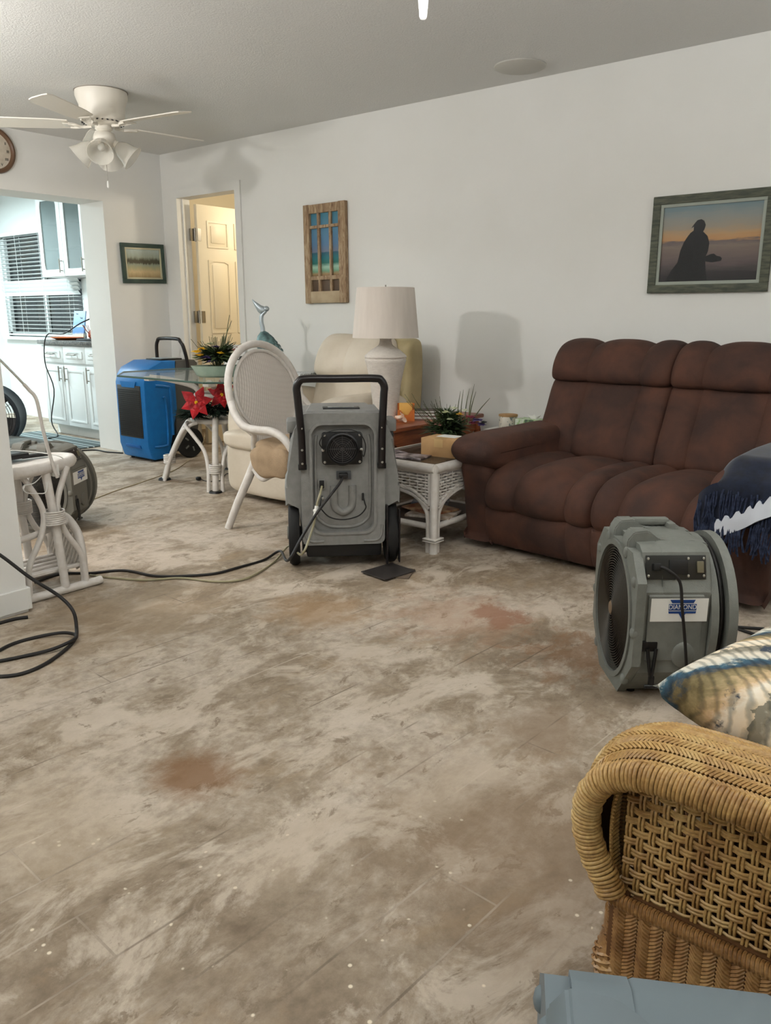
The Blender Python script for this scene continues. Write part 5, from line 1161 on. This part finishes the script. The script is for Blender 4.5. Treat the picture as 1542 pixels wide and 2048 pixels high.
# small landscape on the far wall
r = root('framed_picture', 'small green framed landscape hanging crooked on the far wall left of the door', 'picture', (4.163, 6.018, 1.557)); r.rotation_euler = (0, R(-1.2), 0)
frame4(B(), 0.42, 0.32, 0.034, 0.0, 0.022).build('frame', mk('dark_green_frame', S(62, 80, 70), S(50, 66, 60), 12, 0.6), r, 30)
frame4(B(), 0.352, 0.252, 0.014, 0.0, 0.017, 0.001).build('inner_frame', mk('cream_fillet', S(190, 184, 156), rough=0.6), r, 30)
m, nt, p, c, se = zramp_mat('landscape_print', 0.228, [(0.0, S(150, 130, 92)), (0.2, S(196, 174, 132)), (0.34, S(166, 160, 124)), (0.46, S(140, 150, 132)), (0.52, S(66, 62, 46)), (0.62, S(70, 70, 54)), (0.72, S(150, 158, 142)), (1.0, S(176, 190, 186))], 28, 0.24, (2, 1, 0.6))
B().bx(-0.165, 0.165, -0.010, -0.006, -0.115, 0.115).build('print', m, r, 0)
# sea view in an old window frame
r = root('window_frame_art', 'tall weathered wood window frame with blue sea view panes hanging on the long wall', 'wall art', (4.398, 4.112, 1.563), R(-90)); r.rotation_euler = (0, R(-0.6), R(-90))
wm, nt, p = newmat('driftwood'); nt.links.new(ramp(nt, noise(nt, 9, 6, 0.7, dist=0.8, stretch=(6, 6, 1)), [(0.32, S(98, 70, 52)), (0.48, S(150, 124, 96)), (0.66, S(182, 162, 132))]), p.inputs['Base Color']); p.inputs['Roughness'].default_value = 0.85
W_, H_ = 0.405, 0.685
b = B(); b.bx(-W_/2, -W_/2+0.058, -0.034, 0, -H_/2, H_/2, 0.005); b.build('stile', wm, r, 30)
b = B(); b.bx(W_/2-0.066, W_/2, -0.034, 0, -H_/2, H_/2, 0.005); b.build('stile', wm, r, 30)
B().bx(-W_/2+0.05, W_/2-0.06, -0.031, 0, H_/2-0.062, H_/2-0.002, 0.004).build('rail', wm, r, 30)
B().bx(-W_/2+0.05, W_/2-0.06, -0.031, 0, -H_/2+0.002, -H_/2+0.085, 0.004).build('rail', mk('pale_driftwood', S(178, 160, 132), S(160, 140, 112), 8, 0.85), r, 30)
B().bx(-W_/2+0.055, W_/2-0.064, -0.028, 0, 0.178, 0.198, 0.002).build('muntin', wm, r, 30)
B().bx(-W_/2+0.055, W_/2-0.064, -0.028, 0, -0.178, -0.150, 0.002).build('muntin', wm, r, 30)
for x in (-0.062, 0.052): B().bx(x-0.011, x+0.011, -0.026, 0, -0.262, 0.285, 0.002).build('muntin', wm, r, 30)
m, nt, p, c, se = zramp_mat('sea_print', 0.685, [(0.0, S(70, 52, 40)), (0.255, S(96, 78, 60)), (0.30, S(160, 130, 90)), (0.33, S(110, 160, 130)), (0.37, S(160, 196, 176)), (0.41, S(40, 110, 100)), (0.46, S(30, 112, 120)), (0.515, S(40, 90, 110)), (0.525, S(110, 120, 140)), (0.60, S(84, 122, 158)), (0.75, S(80, 130, 160)), (0.9, S(60, 120, 140))], 14, 0.035, (1, 1, 4))
B().bx(-0.15, 0.142, -0.009, -0.004, -0.27, 0.29).build('print', m, r, 0)

# ================================================================ FLOWERS
def bloom(b, c, rad, n, seed, flat=0.4):
    rnd = random.Random(seed); c = Vector(c)
    for k in range(n):
        a = 2*pi*k/n+rnd.uniform(-.2, .2); t = rnd.uniform(0.1, 0.6); d = Vector((cos(a), sin(a), t)).normalized(); s = Vector((-sin(a), cos(a), 0))
        w_ = rad*0.42; p1 = c+d*rad*0.55; p2 = c+d*rad+Vector((0, 0, -rad*0.15))
        v = [b.bm.verts.new(q) for q in (c, p1+s*w_, p2, p1-s*w_, p1+Vector((0, 0, rad*0.12)))]
        for f in ((0, 1, 4), (1, 2, 4), (2, 3, 4), (3, 0, 4)): b.bm.faces.new([v[i] for i in f])
def leafs(b, c, R0, n, seed, w_=0.006, up=0.6, L0=0.5):
    rnd = random.Random(seed); c = Vector(c)
    for k in range(n):
        a = rnd.uniform(0, 6.28); e = rnd.uniform(-0.15, 1)*up; d = Vector((cos(a), sin(a), e)).normalized()*R0*rnd.uniform(L0, 1); s = Vector((-sin(a), cos(a), rnd.uniform(-.5, .5)))*w_*rnd.uniform(.6, 1.4)
        p0 = c+Vector((rnd.uniform(-.3, .3), rnd.uniform(-.3, .3), rnd.uniform(-.1, .3)))*R0*0.5; m_ = p0+d*0.6; e_ = p0+d+Vector((0, 0, -0.1*R0))
        v = [b.bm.verts.new(q) for q in (p0, m_+s, e_, m_-s)]; b.bm.faces.new(v)
# end-table arrangement
r = root('flower_arrangement', 'artificial flowers with tall grass blades on the end tables beside the sofa arm', 'flowers', (3.50, 2.42, 0.4485))
B().lathe([(0.001, 0), (0.06, 0), (0.085, 0.03), (0.09, 0.055), (0.082, 0.055), (0.06, 0.02), (0.001, 0.015)], (0, 0, 0), 24).build('bowl', M['celadon'], r, 50)
b = B(); leafs(b, (0, 0, 0.08), 0.15, 650, 3, 0.006, 0.9, 0.35); leafs(b, (0.0, 0.0, 0.14), 0.11, 300, 9, 0.005, 1.2, 0.4); b.build('foliage', M['leaf'], r, 0, kind='stuff')
b = B(); rnd = random.Random(12)
for k in range(26):
    a = rnd.uniform(2.0, 5.4); q = rnd.uniform(0.02, 0.16); b.tube([(0.2*q*cos(a), 0.2*q*sin(a), 0.06), (q*0.6*cos(a)-0.03, q*0.6*sin(a)+0.03, 0.16), (q*cos(a)-0.05, q*sin(a)+0.05, rnd.uniform(0.2, 0.29))], 0.0011, 4, 3)
b.build('wispy_stems', M['leaf2'], r, 0, kind='stuff')
b0 = Vector((3.50, 2.42, 0.4485))
for (px, py, bx_) in ((921, 782, 915), (927, 779, 922), (939, 777, 929), (949, 768, 936), (952, 783, 937), (980, 796, 940)):
    tip = at(px, py, 3.56)-b0; base = at(bx_, 850, 3.52)-b0; mid = (tip+base)/2+Vector((0, 0.006, 0.004))
    B().tube([base, mid, tip], lambda t: 0.0042*(1-0.8*t), 6, 5).build('grass_blade', M['leaf2'], r, 60)
for (px, py, q, mt, nm) in ((941, 836, 0.036, 'magenta', 8), (945, 848, 0.03, 'magenta', 7), (877, 850, 0.035, 'pink', 8), (876, 868, 0.035, 'magenta', 8), (955, 842, 0.034, 'purple', 9), (962, 850, 0.030, 'purple', 8), (968, 846, 0.022, 'black', 7), (892, 826, 0.028, 'white_petal', 8), (908, 818, 0.026, 'white_petal', 8), (920, 830, 0.024, 'yellow', 7), (900, 840, 0.022, 'white_petal', 8), (930, 822, 0.022, 'white_petal', 7)):
    c = at(px, py, 3.44)-b0; b = B(); bloom(b, c, q, nm, int(px)); bloom(b, c+Vector((0, 0, 0.006)), q*0.6, 6, int(py)); b.build('bloom', M[mt], r, 0)
# dining table arrangement
r = root('flower_arrangement', 'yellow and purple flowers in a pale green bowl on the glass dining table', 'flowers', (3.42, 4.20, 0.7425), R(-42)).scale = (1.25, 1.25, 1.2); r = bpy.data.objects['flower_arrangement.001']
B().loft([[(q*0.13*cos(a), q*0.075*sin(a), z) for a in [2*pi*i/32 for i in range(32)]] for q, z in ((0.7, 0), (0.85, 0.012), (0.95, 0.04), (1.05, 0.062), (0.98, 0.062), (0.8, 0.02))]).build('bowl', M['celadon'], r, 50)
b = B(); leafs(b, (0, 0, 0.10), 0.135, 700, 5, 0.006, 0.9, 0.35); b.build('foliage', M['leaf'], r, 0, kind='stuff')
b = B(); rnd = random.Random(13)
for k in range(44):
    a = rnd.uniform(0, 6.28); q = rnd.uniform(0.03, 0.13); b.tube([(0.2*q*cos(a), 0.2*q*sin(a), 0.06), (q*0.7*cos(a), q*0.5*sin(a), 0.15), (q*cos(a), q*0.7*sin(a), rnd.uniform(0.17, 0.235))], 0.0012, 4, 3)
b.build('wispy_stems', M['leaf2'], r, 0, kind='stuff')
for (x, z1, x1) in ((0.05, 0.33, 0.075), (0.045, 0.30, 0.085)): B().tube([(x-0.02, 0, 0.10), (x, 0, 0.2), (x1, 0, z1)], lambda t: 0.0035*(1-.6*t), 6, 4).build('reed', M['leaf2'], r, 60)
for (x, y, z, q, mt) in ((-0.098, -0.05, 0.135, 0.034, 'yellow'), (-0.083, -0.055, 0.115, 0.032, 'yellow'), (-0.07, -0.05, 0.150, 0.028, 'yellow'), (0.022, -0.07, 0.128, 0.024, 'yellow'), (-0.05, -0.07, 0.105, 0.035, 'purple'), (-0.02, -0.075, 0.085, 0.032, 'purple'), (0.0, -0.06, 0.16, 0.025, 'purple'), (0.10, -0.03, 0.14, 0.032, 'pink'), (0.08, -0.04, 0.13, 0.025, 'white_petal'), (-0.03, -0.03, 0.175, 0.025, 'white_petal'), (0.12, 0.0, 0.15, 0.028, 'pink'), (-0.11, 0, 0.10, 0.025, 'white_petal')):
    b = B(); bloom(b, (x, y, z), q, 8, int(1000*x+77)); bloom(b, (x, y-0.004, z+0.006), q*0.6, 6, 9); b.build('bloom', M[mt], r, 0)
# poinsettia wreath on the base shelf
r = root('poinsettia_arrangement', 'red poinsettias with dark green garland on the shelf under the glass table', 'flowers', (3.50, 4.36, 0.448))
b = B(); leafs(b, (0, 0, 0.04), 0.19, 1100, 21, 0.006, 0.55, 0.3); leafs(b, (-0.1, 0.10, 0.02), 0.14, 500, 22, 0.006, 0.4, 0.3); b.build('garland', mk('pine_garland', S(26, 50, 34), S(14, 28, 20), 30, 0.7), r, 0, kind='stuff')
def poin(c, rad, nrm, seed):
    c = Vector(c); n = Vector(nrm).normalized(); u = n.orthogonal().normalized(); v = n.cross(u); b = B(); rnd = random.Random(seed)
    for ringi, (k_, q) in enumerate(((6, 1.0), (5, 0.62))):
        for k in range(k_):
            a = 2*pi*k/k_+ringi*0.5+rnd.uniform(-.15, .15); d = u*cos(a)+v*sin(a); s = u*-sin(a)+v*cos(a); L_ = rad*q*rnd.uniform(.85, 1.1); off = n*0.008*ringi
            pts = [c+off, c+off+d*L_*.45+s*L_*.28+n*.006, c+off+d*L_*.62+s*L_*.22, c+off+d*L_-n*.008, c+off+d*L_*.62-s*L_*.22, c+off+d*L_*.45-s*L_*.28+n*.006, c+off+d*L_*.5+n*.012]
            vs = [b.bm.verts.new(p_) for p_ in pts]
            for f in ((0, 1, 6), (1, 2, 6), (2, 3, 6), (3, 4, 6), (4, 5, 6), (5, 0, 6)): b.bm.faces.new([vs[i] for i in f])
    o = b.build('poinsettia', M['red'], r, 0)
    b = B()
    for k in range(7): a = k*0.9; b.sq(c+n*0.014+(u*cos(a)+v*sin(a))*0.008*(k > 0), (0.009,)*3, 1, 1, 8, 6)
    b.build('flower_centre', M['yellow'], o, 60)
poin((-0.17, -0.04, 0.125), 0.125, (-0.75, -0.6, 0.25), 4); poin((-0.02, -0.12, 0.17), 0.10, (-0.7, -0.7, 0.2), 6)

# ================================================================ PELICAN STATUE, SPOTTED BOX
r = root('pelican_statue', 'silver and green pelican statue standing on the glass table behind the rattan chair', 'statue', (3.93, 4.27, 0.7425), R(0))
U_ = Vector((cos(R(-51)), sin(R(-51)), 0))  # body faces left across the view
P_ = lambda a, z, d=0: (U_.x*a-U_.y*d, U_.y*a+U_.x*d, z)
b = B(); b.sq((0, 0, 0.01), (0.14, 0.11, 0.02), 0.4, 1, 24, 8); b.build('plinth', M['teal'], r, 50)
b = B()
rings = []
for t, (a, z, w1, h1) in enumerate(((-0.030, 0.285, .012, .012), (-0.028, 0.262, .035, .03), (-0.015, 0.22, .058, .05), (0.012, 0.16, .066, .055), (0.045, 0.10, .058, .045), (0.085, 0.045, .035, .03), (0.11, 0.018, .012, .01))):
    rings.append([(P_(a+w1*1.1*cos(q), z+h1*0.45*cos(q), w1*1.05*sin(q))) for q in [2*pi*i/20 for i in range(20)]])
b.loft(rings); b.build('body', M['teal'], r, 60)
b = B(); rnd = random.Random(2)
for row in range(9):
    for k in range(12):
        q = 2*pi*k/12+0.26*(row % 2); t = row/8; a0 = -0.028+t*0.12; z0 = 0.265-t*0.225; w1 = 0.055*sin(pi*min(0.93, t*0.8+0.14)); 
        c = Vector(P_(a0+w1*1.17*cos(q), z0+w1*0.4*cos(q), w1*1.12*sin(q))); d = Vector(P_(0.018, -0.034, 0)); o_ = (c-Vector(P_(a0, z0))).normalized()*0.005; s = d.cross(o_).normalized()*0.013
        vs = [b.bm.verts.new(p_) for p_ in (c, c+d*.5+s+o_, c+d+o_*0.6, c+d*.5-s+o_)]; b.bm.faces.new(vs)
b.build('feathers', mk('patina_feathers', S(140, 172, 172), S(74, 96, 98), 40, 0.45, metal=0.3), r, 0)
b = B(); b.tube([P_(-0.028, 0.265), P_(-0.026, 0.30), P_(-0.034, 0.345), P_(-0.030, 0.39), P_(-0.008, 0.415), P_(0.006, 0.435)], lambda t: 0.017-0.006*t, 12, 6); b.sq(P_(0.004, 0.437), (0.045, 0.036, 0.038), 1, 1, 18, 12); b.build('neck_and_head', M['silver'], r, 60)
b = B(); b.loft([[P_(-0.012+q*0.0, 0.437) for q in range(1)]*1 or []] if False else [[Vector(P_(a, z))+Vector(P_(0, h1*sin(q), w1*cos(q))) for q in [2*pi*i/12 for i in range(12)]] for a, z, w1, h1 in ((-0.006, 0.434, .016, .018), (-0.03, 0.428, .018, .032), (-0.055, 0.446, .015, .030), (-0.078, 0.474, .009, .017), (-0.094, 0.500, .002, .004))]); b.build('beak', M['silver'], r, 60)
for s in (-1, 1):
    b = B(); b.tube([P_(0.02, 0.10, s*0.02), P_(0.01, 0.05, s*0.022), P_(0.0, 0.02, s*0.022)], 0.005, 8, 3); b.build('leg', M['silver'], r, 60)

r = root('spotted_canister', 'white ceramic canister with dark oval spots beside the pelican statue', 'canister', (3.80, 4.46, 0.7425), R(-50))
B().box((0, 0, 0.095), (0.16, 0.10, 0.19), 0.02).build('body', M['white'], r, 40)
for x, z, a in ((-0.035, 0.135, 0.4), (0.01, 0.145, -0.3), (0.045, 0.10, 0.5), (-0.03, 0.07, 0.1)): B().sq((x, -0.050, z), (0.024, 0.004, 0.032), 1, 1, 16, 8, Matrix.Rotation(a, 3, 'Y')).build('spot', M['black'], r, 50)
pm, nt, p = newmat('printed_page'); nt.links.new(ramp(nt, noise(nt, 60, 3, 0.8, stretch=(1, 3, 1)), [(0.5, S(214, 218, 220)), (0.62, S(110, 120, 126))]), p.inputs['Base Color'])
o = B().box((0, 0, 0.006), (0.22, 0.28, 0.012), 0.002).build('magazine', pm, None, 30); o.location = (3.90, 4.00, 0.7425); o.rotation_euler = (0, 0, R(12)); tag(o, 'white magazine on the glass table edge right of the rattan chair back', 'magazine')

# ================================================================ THINGS ON THE END TABLES
o = B().box((0, 0, 0.045), (0.155, 0.205, 0.09), 0.002).build('cardboard_box', M['card'], None, 30); o.location = (3.30, 2.285, 0.4485); o.rotation_euler = (0, 0, R(4)); tag(o, 'small taped brown cardboard box on the rattan end table', 'box')
B().box((0, 0, 0.0908), (0.157, 0.05, 0.001), 0).box((-0.0782, 0, 0.07), (0.001, 0.05, 0.042), 0).build('packing_tape', mk('tape', S(196, 164, 116), rough=0.25), o, 0)
B().box((0.03, 0.0, 0.0916), (0.08, 0.11, 0.001), 0).build('shipping_label', M['paper'], o, 0)
def mag(name, loc, rz, sz, c1, c2, label, cat='magazine', th=0.006):
    if name+'_m' in bpy.data.materials: m = bpy.data.materials[name+'_m']
    m = mk(name+'_cover', c1, c2, 18, 0.35, lo=0.42, hi=0.58)
    o = B().box((0, 0, th/2), (sz[0], sz[1], th), 0.001).build(name, m, None, 30); o.location = loc; o.rotation_euler = (0, 0, rz); return tag(o, label, cat)
mag('magazine', (3.14, 2.40, 0.4485), R(10), (0.13, 0.19), S(60, 52, 56), S(170, 160, 164), 'dark covered magazine flat on the glass of the rattan end table')
mag('magazine', (3.17, 2.53, 0.4485), R(-20), (0.12, 0.10), S(90, 80, 84), S(140, 132, 136), 'small grey magazine near the back rim of the rattan end table')
mag('newspaper', (3.26, 2.33, 0.1385), R(15), (0.20, 0.24), S(170, 150, 130), S(216, 206, 196), 'folded newspaper on the lower shelf of the rattan end table', 'newspaper', 0.012)
mag('magazine', (3.30, 2.38, 0.1510), R(-12), (0.19, 0.24), S(150, 90, 60), S(196, 160, 120), 'orange toned magazine topping the stack on the lower shelf', 'magazine', 0.01)
mag('magazine', (3.47, 2.50, 0.1385), R(30), (0.14, 0.2), S(60, 66, 76), S(140, 140, 140), 'blue-grey magazine at the back of the lower shelf', 'magazine', 0.008)
# orange wooden card holder with yellow card
r = root('card_holder', 'orange wooden card holder with a yellow card on the cherry end table', 'holder', (3.71, 2.86, WZ+0.0005), R(-52))
B().bx(-0.05, 0.05, -0.025, 0.025, 0, 0.01).bx(-0.05, 0.05, 0.019, 0.025, 0.009, 0.10).bx(-0.05, -0.044, -0.024, 0.024, 0.009, 0.062).bx(0.044, 0.05, -0.024, 0.024, 0.009, 0.062).prism([(-0.05, 0.009), (0.05, 0.009), (0.05, 0.066), (0.03, 0.062), (0.012, 0.035), (-0.012, 0.035), (-0.03, 0.062), (-0.05, 0.066)], -0.025, -0.019, 'y').build('box', mk('orange_wood', S(206, 116, 52), S(184, 98, 42), 12, 0.4), r, 30)
B().bx(-0.040, 0.036, -0.012, -0.002, 0.0105, 0.105, 0.003).build('yellow_card', mk('amber_card', S(226, 176, 92), S(214, 160, 76), 8, 0.6), r, 30)
# books stack
z = WZ+0.0005
for k, (w_, d_, h_, cc) in enumerate(((0.19, 0.13, 0.020, S(110, 42, 36)), (0.18, 0.125, 0.018, S(90, 44, 40)), (0.17, 0.12, 0.014, S(72, 60, 54)))):
    r = root('book', ['thick red book at the bottom of the stack on the cherry end table', 'dark red book in the middle of the stack on the cherry end table', 'thin dark book on top of the stack on the cherry end table'][k], 'book', (3.88, 2.82, z), R(-58+4*k), 'books on the cherry end table')
    B().bx(-w_/2, w_/2, -d_/2, d_/2, 0, 0.002).bx(-w_/2, w_/2, -d_/2, d_/2, h_-0.002, h_).bx(-w_/2, w_/2, d_/2-0.002, d_/2, 0, h_).build('cover', mk('book_cloth', cc, rough=0.6), r, 0)
    B().bx(-w_/2+0.004, w_/2-0.004, -d_/2+0.004, d_/2-0.002, 0.002, h_-0.002).build('pages', M['paper'], r, 0)
    z += h_+0.0003
# shell beside the lamp base
b = B(); rings = []
for k in range(26): t = k/25; a = t*9; q = 0.020*(1-t)**1.1+0.001; rings.append([(0.03*(1-t)*cos(a)+q*cos(i), 0.03*(1-t)*sin(a)+q*sin(i)*0.6, 0.022+0.045*t+q*sin(i)*0.8) for i in [2*pi*j/10 for j in range(10)]])
b.loft(rings); o = b.build('seashell', mk('shell_peach', S(216, 170, 140), S(232, 214, 198), 30, 0.35), None, 60); o.location = (3.585, 2.80, WZ); tag(o, 'peach coloured seashell beside the lamp base', 'seashell')
# jars and tissue box behind the sofa arm on a white narrow table
r = root('console_table', 'low white console table behind the far sofa arm against the wall', 'table', (4.30, 2.42, 0))
B().bx(-0.08, 0.085, -0.225, 0.225, 0.43, 0.45, 0.003).build('tabletop', M['white'], r, 30)
for x in (-0.06, 0.065):
    for y in (-0.2, 0.2): B().bx(x-0.012, x+0.012, y-0.012, y+0.012, 0, 0.43, 0.002).build('leg', M['white'], r, 30)
jm = mk('floral_jar', S(214, 208, 192), S(120, 128, 124), 45, 0.35, lo=0.56, hi=0.62)
r = root('candle_jar', 'cream floral candle jar behind the sofa arm right of the flowers', 'jar', (4.27, 2.50, 0.451))
B().lathe([(0.001, 0), (0.052, 0), (0.056, 0.01), (0.056, 0.085), (0.052, 0.09), (0.001, 0.09)], (0, 0, 0), 28).build('jar', jm, r, 40)
B().lathe([(0.058, 0.085), (0.058, 0.096), (0.001, 0.100)], (0, 0, 0), 28).build('lid', M['card'], r, 40)
tm, nt, p = newmat('palm_tissue_box'); nt.links.new(ramp(nt, noise(nt, 30, 4, 0.6, stretch=(1, 1, 0.4)), [(0.42, S(206, 216, 196)), (0.52, S(150, 186, 120)), (0.62, S(70, 96, 70))]), p.inputs['Base Color'])
r = root('tissue_box', 'green palm leaf tissue box behind the sofa arm', 'tissue box', (4.27, 2.32, 0.451), R(90))
B().box((0, 0, 0.04), (0.20, 0.11, 0.08), 0.002).build('box', tm, r, 30)
B().grid(lambda u, v: (0.045*(u-0.5)*(1+v), 0.01*sin(u*7)*v, 0.08+0.03*v*(1-0.4*abs(sin(u*6)))), 12, 5, 0.001).build('tissue', M['paper'], r, 60)

# ================================================================ TOP OF THE WHITE SIDE TABLE
mag('magazine', (1.36, 3.27, 0.5665), R(6), (0.30, 0.20), S(206, 212, 150), S(190, 204, 130), 'green and white pamphlet lying under the dark tablet on the white rattan side table')
r = root('tablet', 'black tablet case lying on the white rattan side table', 'tablet', (1.42, 3.22, 0.5735), R(8))
B().box((0, 0, 0.01), (0.30, 0.17, 0.02), 0.005).build('case', M['black'], r, 30)
B().box((0.0, 0, 0.0205), (0.25, 0.135, 0.002), 0).build('screen', M['gloss_black'], r, 0)
r = root('remote_control', 'small black remote lying at the rounded end of the white side table', 'remote', (1.615, 3.19, 0.5665), R(-4))
B().box((0, 0, 0.007), (0.11, 0.035, 0.014), 0.004).build('body', M['black'], r, 30)
for k in range(5): B().box((-0.04+0.018*k, 0, 0.0145), (0.009, 0.014, 0.002), 0).build('button', M['grey2'], r, 0)
tag(B().tube([Vector((1.44, 3.24, 0.597)), Vector((1.47, 3.27, 0.603)), Vector((1.56, 3.21, 0.598)), Vector((1.64, 3.10, 0.585)), Vector((1.683, 3.08, 0.56)), Vector((1.70, 3.09, 0.50)), at(118, 985, None, 3.12), at(124, 1025, None, 3.13), at(140, 1048, None, 3.14), at(141, 1075, None, 3.14)-Vector((0, 0, .0))], 0.0024, 6, 6).build('charging_cable', M['white'], None, 50), 'thin white charging cable hanging off the end of the white side table', 'cable')
tag(B().tube([Vector((1.60, 3.07, 0.53)), at(70, 965, None, 3.05), at(47, 972, None, 3.04), at(52, 985, None, 3.04), at(75, 987, None, 3.04), at(92, 984, None, 3.04), at(94, 960, None, 3.05)], 0.0022, 6, 6).build('charging_cable', M['white'], None, 50), 'looped white cable hanging under the front of the white side table', 'cable')
r = root('swing_arm_lamp', 'bent white tubular lamp arm clamped to the end of the white side table', 'lamp', (1.64, 3.055, 0.49))
o0 = Vector((1.64, 3.055, 0.49))
pts = [at(*q)-o0 for q in [(115, 955, None, 3.04), (107, 935, None, 3.04), (86, 860, None, 3.05), (73, 800, None, 3.06), (58, 780, None, 3.07), (47, 768, None, 3.08)]]
B().tube(pts, 0.0072, 10, 6).build('lower_arm', M['rattan_w'], r, 60)
B().tube([at(50, 771, None, 3.08)-o0, at(28, 748, None, 3.09)-o0, at(8, 728, None, 3.10)-o0, at(-20, 700, None, 3.11)-o0], 0.0048, 10, 1).build('upper_arm', M['chrome'], r, 60)
B().lathe([(0.012, 0), (0.016, 0.02), (0.05, 0.07), (0.052, 0.075), (0.001, 0.02)], at(-20, 700, None, 3.11)-o0, 20, (-0.6, 0, -0.6)).build('lamp_head', M['white'], r, 50)
B().box((-0.01, 0.02, 0.035), (0.03, 0.05, 0.05), 0.005).build('clamp', M['white'], r, 40)

# ================================================================ FLOOR THINGS
tl = mk('dark_tile', S(58, 54, 52), rough=0.35)
dz = [((2.685, 2.165, 0.0015), R(-8), (0.19, 0.16), tl, 'dark floor tile scrap under the right wheel of the grey dehumidifier'), ((2.80, 2.00, 0.0), R(25), (0.14, 0.10), M['card'], 'brown board scrap sticking out below the dark tile scrap')]
for (loc, rz, sz, m, lab_) in dz:
    o = B().box((0, 0, 0.003), (sz[0], sz[1], 0.005), 0.0005).build('flooring_scrap', mk('brown_board', S(104, 90, 76), rough=0.7) if m is M['card'] else m, None, 0); o.location = loc if m is not M['card'] else (2.715, 2.115, -0.0005); o.location.z = 0.006 if m is tl else 0.0; o.rotation_euler = (0, 0, rz); tag(o, lab_, 'scrap')
fl = lambda x, y, z=0.006: at(x, y, None, None, z)
dl = lambda x, y, z: Vector((2.435, 2.51, 0))+Vector((cos(R(44.5)), -sin(R(44.5)), 0))*x+Vector((sin(R(44.5)), cos(R(44.5)), 0))*y+Vector((0, 0, z))
tag(B().tube([dl(0.226, 0.0, 0.438), dl(0.20, -0.03, 0.405), dl(0.10, -0.08, 0.29), dl(0.03, -0.12, 0.19), dl(-0.03, -0.15, 0.10), fl(560, 1102, 0.03), fl(528, 1120), fl(480, 1134), fl(430, 1147), fl(370, 1152), fl(310, 1152), fl(265, 1143), fl(235, 1141), fl(183, 1146), fl(120, 1148), fl(70, 1165)], 0.0062, 8, 8).build('power_cord', M['cord'], None, 60), 'black power cord from the grey dehumidifier along the floor to the white side table', 'cord')
r = root('drain_hose', 'pale clear drain hose hanging from the grey dehumidifier to the floor', 'hose', (0, 0, 0))
B().tube([dl(0.129, 0.0, 0.395), dl(0.120, -0.03, 0.37), dl(0.105, -0.05, 0.33), dl(0.10, -0.055, 0.295), dl(0.08, -0.08, 0.22), dl(0.03, -0.13, 0.12), fl(580, 1090, 0.04), fl(550, 1122), fl(515, 1146), fl(480, 1160), fl(430, 1163), fl(360, 1156), fl(290, 1160), fl(220, 1155), fl(180, 1150)], 0.0052, 8, 8).build('tube', M['clear'], r, 60)
B().cyl(dl(0.103, -0.052, 0.318), dl(0.095, -0.062, 0.275), 0.009).box(dl(0.10, -0.056, 0.298), (0.022, 0.022, 0.012), 0.003).build('hose_joint', M['paper'], r, 40)
lc = [at(-60, 1075, None, 2.90), at(0, 1110, None, 2.86), at(60, 1155, None, 2.80), at(118, 1192, None, 2.74), at(146, 1222, None, 2.68), fl(153, 1256), fl(150, 1278), fl(130, 1300), fl(90, 1328), fl(45, 1347), fl(0, 1353), fl(-40, 1350), fl(-60, 1335), fl(-30, 1318), fl(20, 1290), fl(70, 1275), fl(120, 1266, .016), fl(147, 1268, .016), fl(152, 1275, .018), fl(135, 1286, .018), fl(100, 1300, .012), fl(50, 1312), fl(0, 1322), fl(-50, 1328)]
for p in lc[:5]: p.z = max(0.006, p.z)
p0_ = Vector((lc[0].x-0.03, 2.935, lc[0].z+0.03)); lc = [p0_, p0_+Vector((0.01, -0.02, 0))]+lc
ro = root('wall_outlet', 'white wall outlet low on the near left wall beyond the picture edge', 'outlet', (p0_.x, 2.957, p0_.z))
B().bx(-0.035, 0.035, -0.005, 0.013, -0.057, 0.057, 0.002).build('cover_plate', M['white'], ro, 30)
B().box((0, -0.022, 0), (0.028, 0.034, 0.028), 0.005).build('plug', M['black'], ro, 40)
tag(B().tube(lc, 0.0065, 8, 8).build('extension_cord', M['cord'], None, 60), 'black extension cord looped on the floor at the left edge', 'cord')
tag(B().tube([fl(-160, 1300), fl(-30, 1256), fl(0, 1246), fl(30, 1238), fl(56, 1234)], 0.007, 8, 5).build('extension_cord', M['cord'], None, 60), 'black cord lying along the foot of the near left wall', 'cord')
tag(B().tube([fl(183, 1000, .003), fl(230, 982, .003), fl(290, 962, .003), fl(345, 942, .003), fl(372, 925, .003), fl(395, 905, .003), at(408, 880, None, 4.98), at(409, 868, None, 5.0)], 0.0035, 6, 8).build('thin_cord', mk('tan_cord', S(170, 156, 126), rough=0.6), None, 60), 'thin tan cord crossing the floor to the door beside the glass table legs', 'cord')
tag(B().tube([fl(120, 903), fl(150, 902), fl(190, 900), fl(215, 904), fl(246, 906)], 0.006, 8, 6).build('power_cord', M['cord'], None, 60), 'black cord running through the kitchen opening to the blue dehumidifier', 'cord')
tag(B().tube([Vector((2.95, 0.60, 0.006)), fl(1472, 1256), fl(1500, 1256), fl(1545, 1259), fl(1600, 1262)], 0.006, 8, 5).build('power_cord', M['cord'], None, 60), 'black cord on the floor right of the front air mover', 'cord')
r = root('plug_cord', 'short black plug and cord end on the floor between the glass table legs', 'cord', (0, 0, 0))
B().tube([fl(400, 957, .012), fl(408, 961, .004), fl(420, 963, .004), fl(440, 961, .004), fl(452, 948, .004), fl(462, 948, .004), fl(470, 942, .004)], 0.003, 6, 6).build('wire', M['cord'], r, 60)
B().sq(fl(397, 957, .014), (0.035, 0.035, 0.027), 0.6, 0.6, 14, 8).build('plug', M['black'], r, 50)
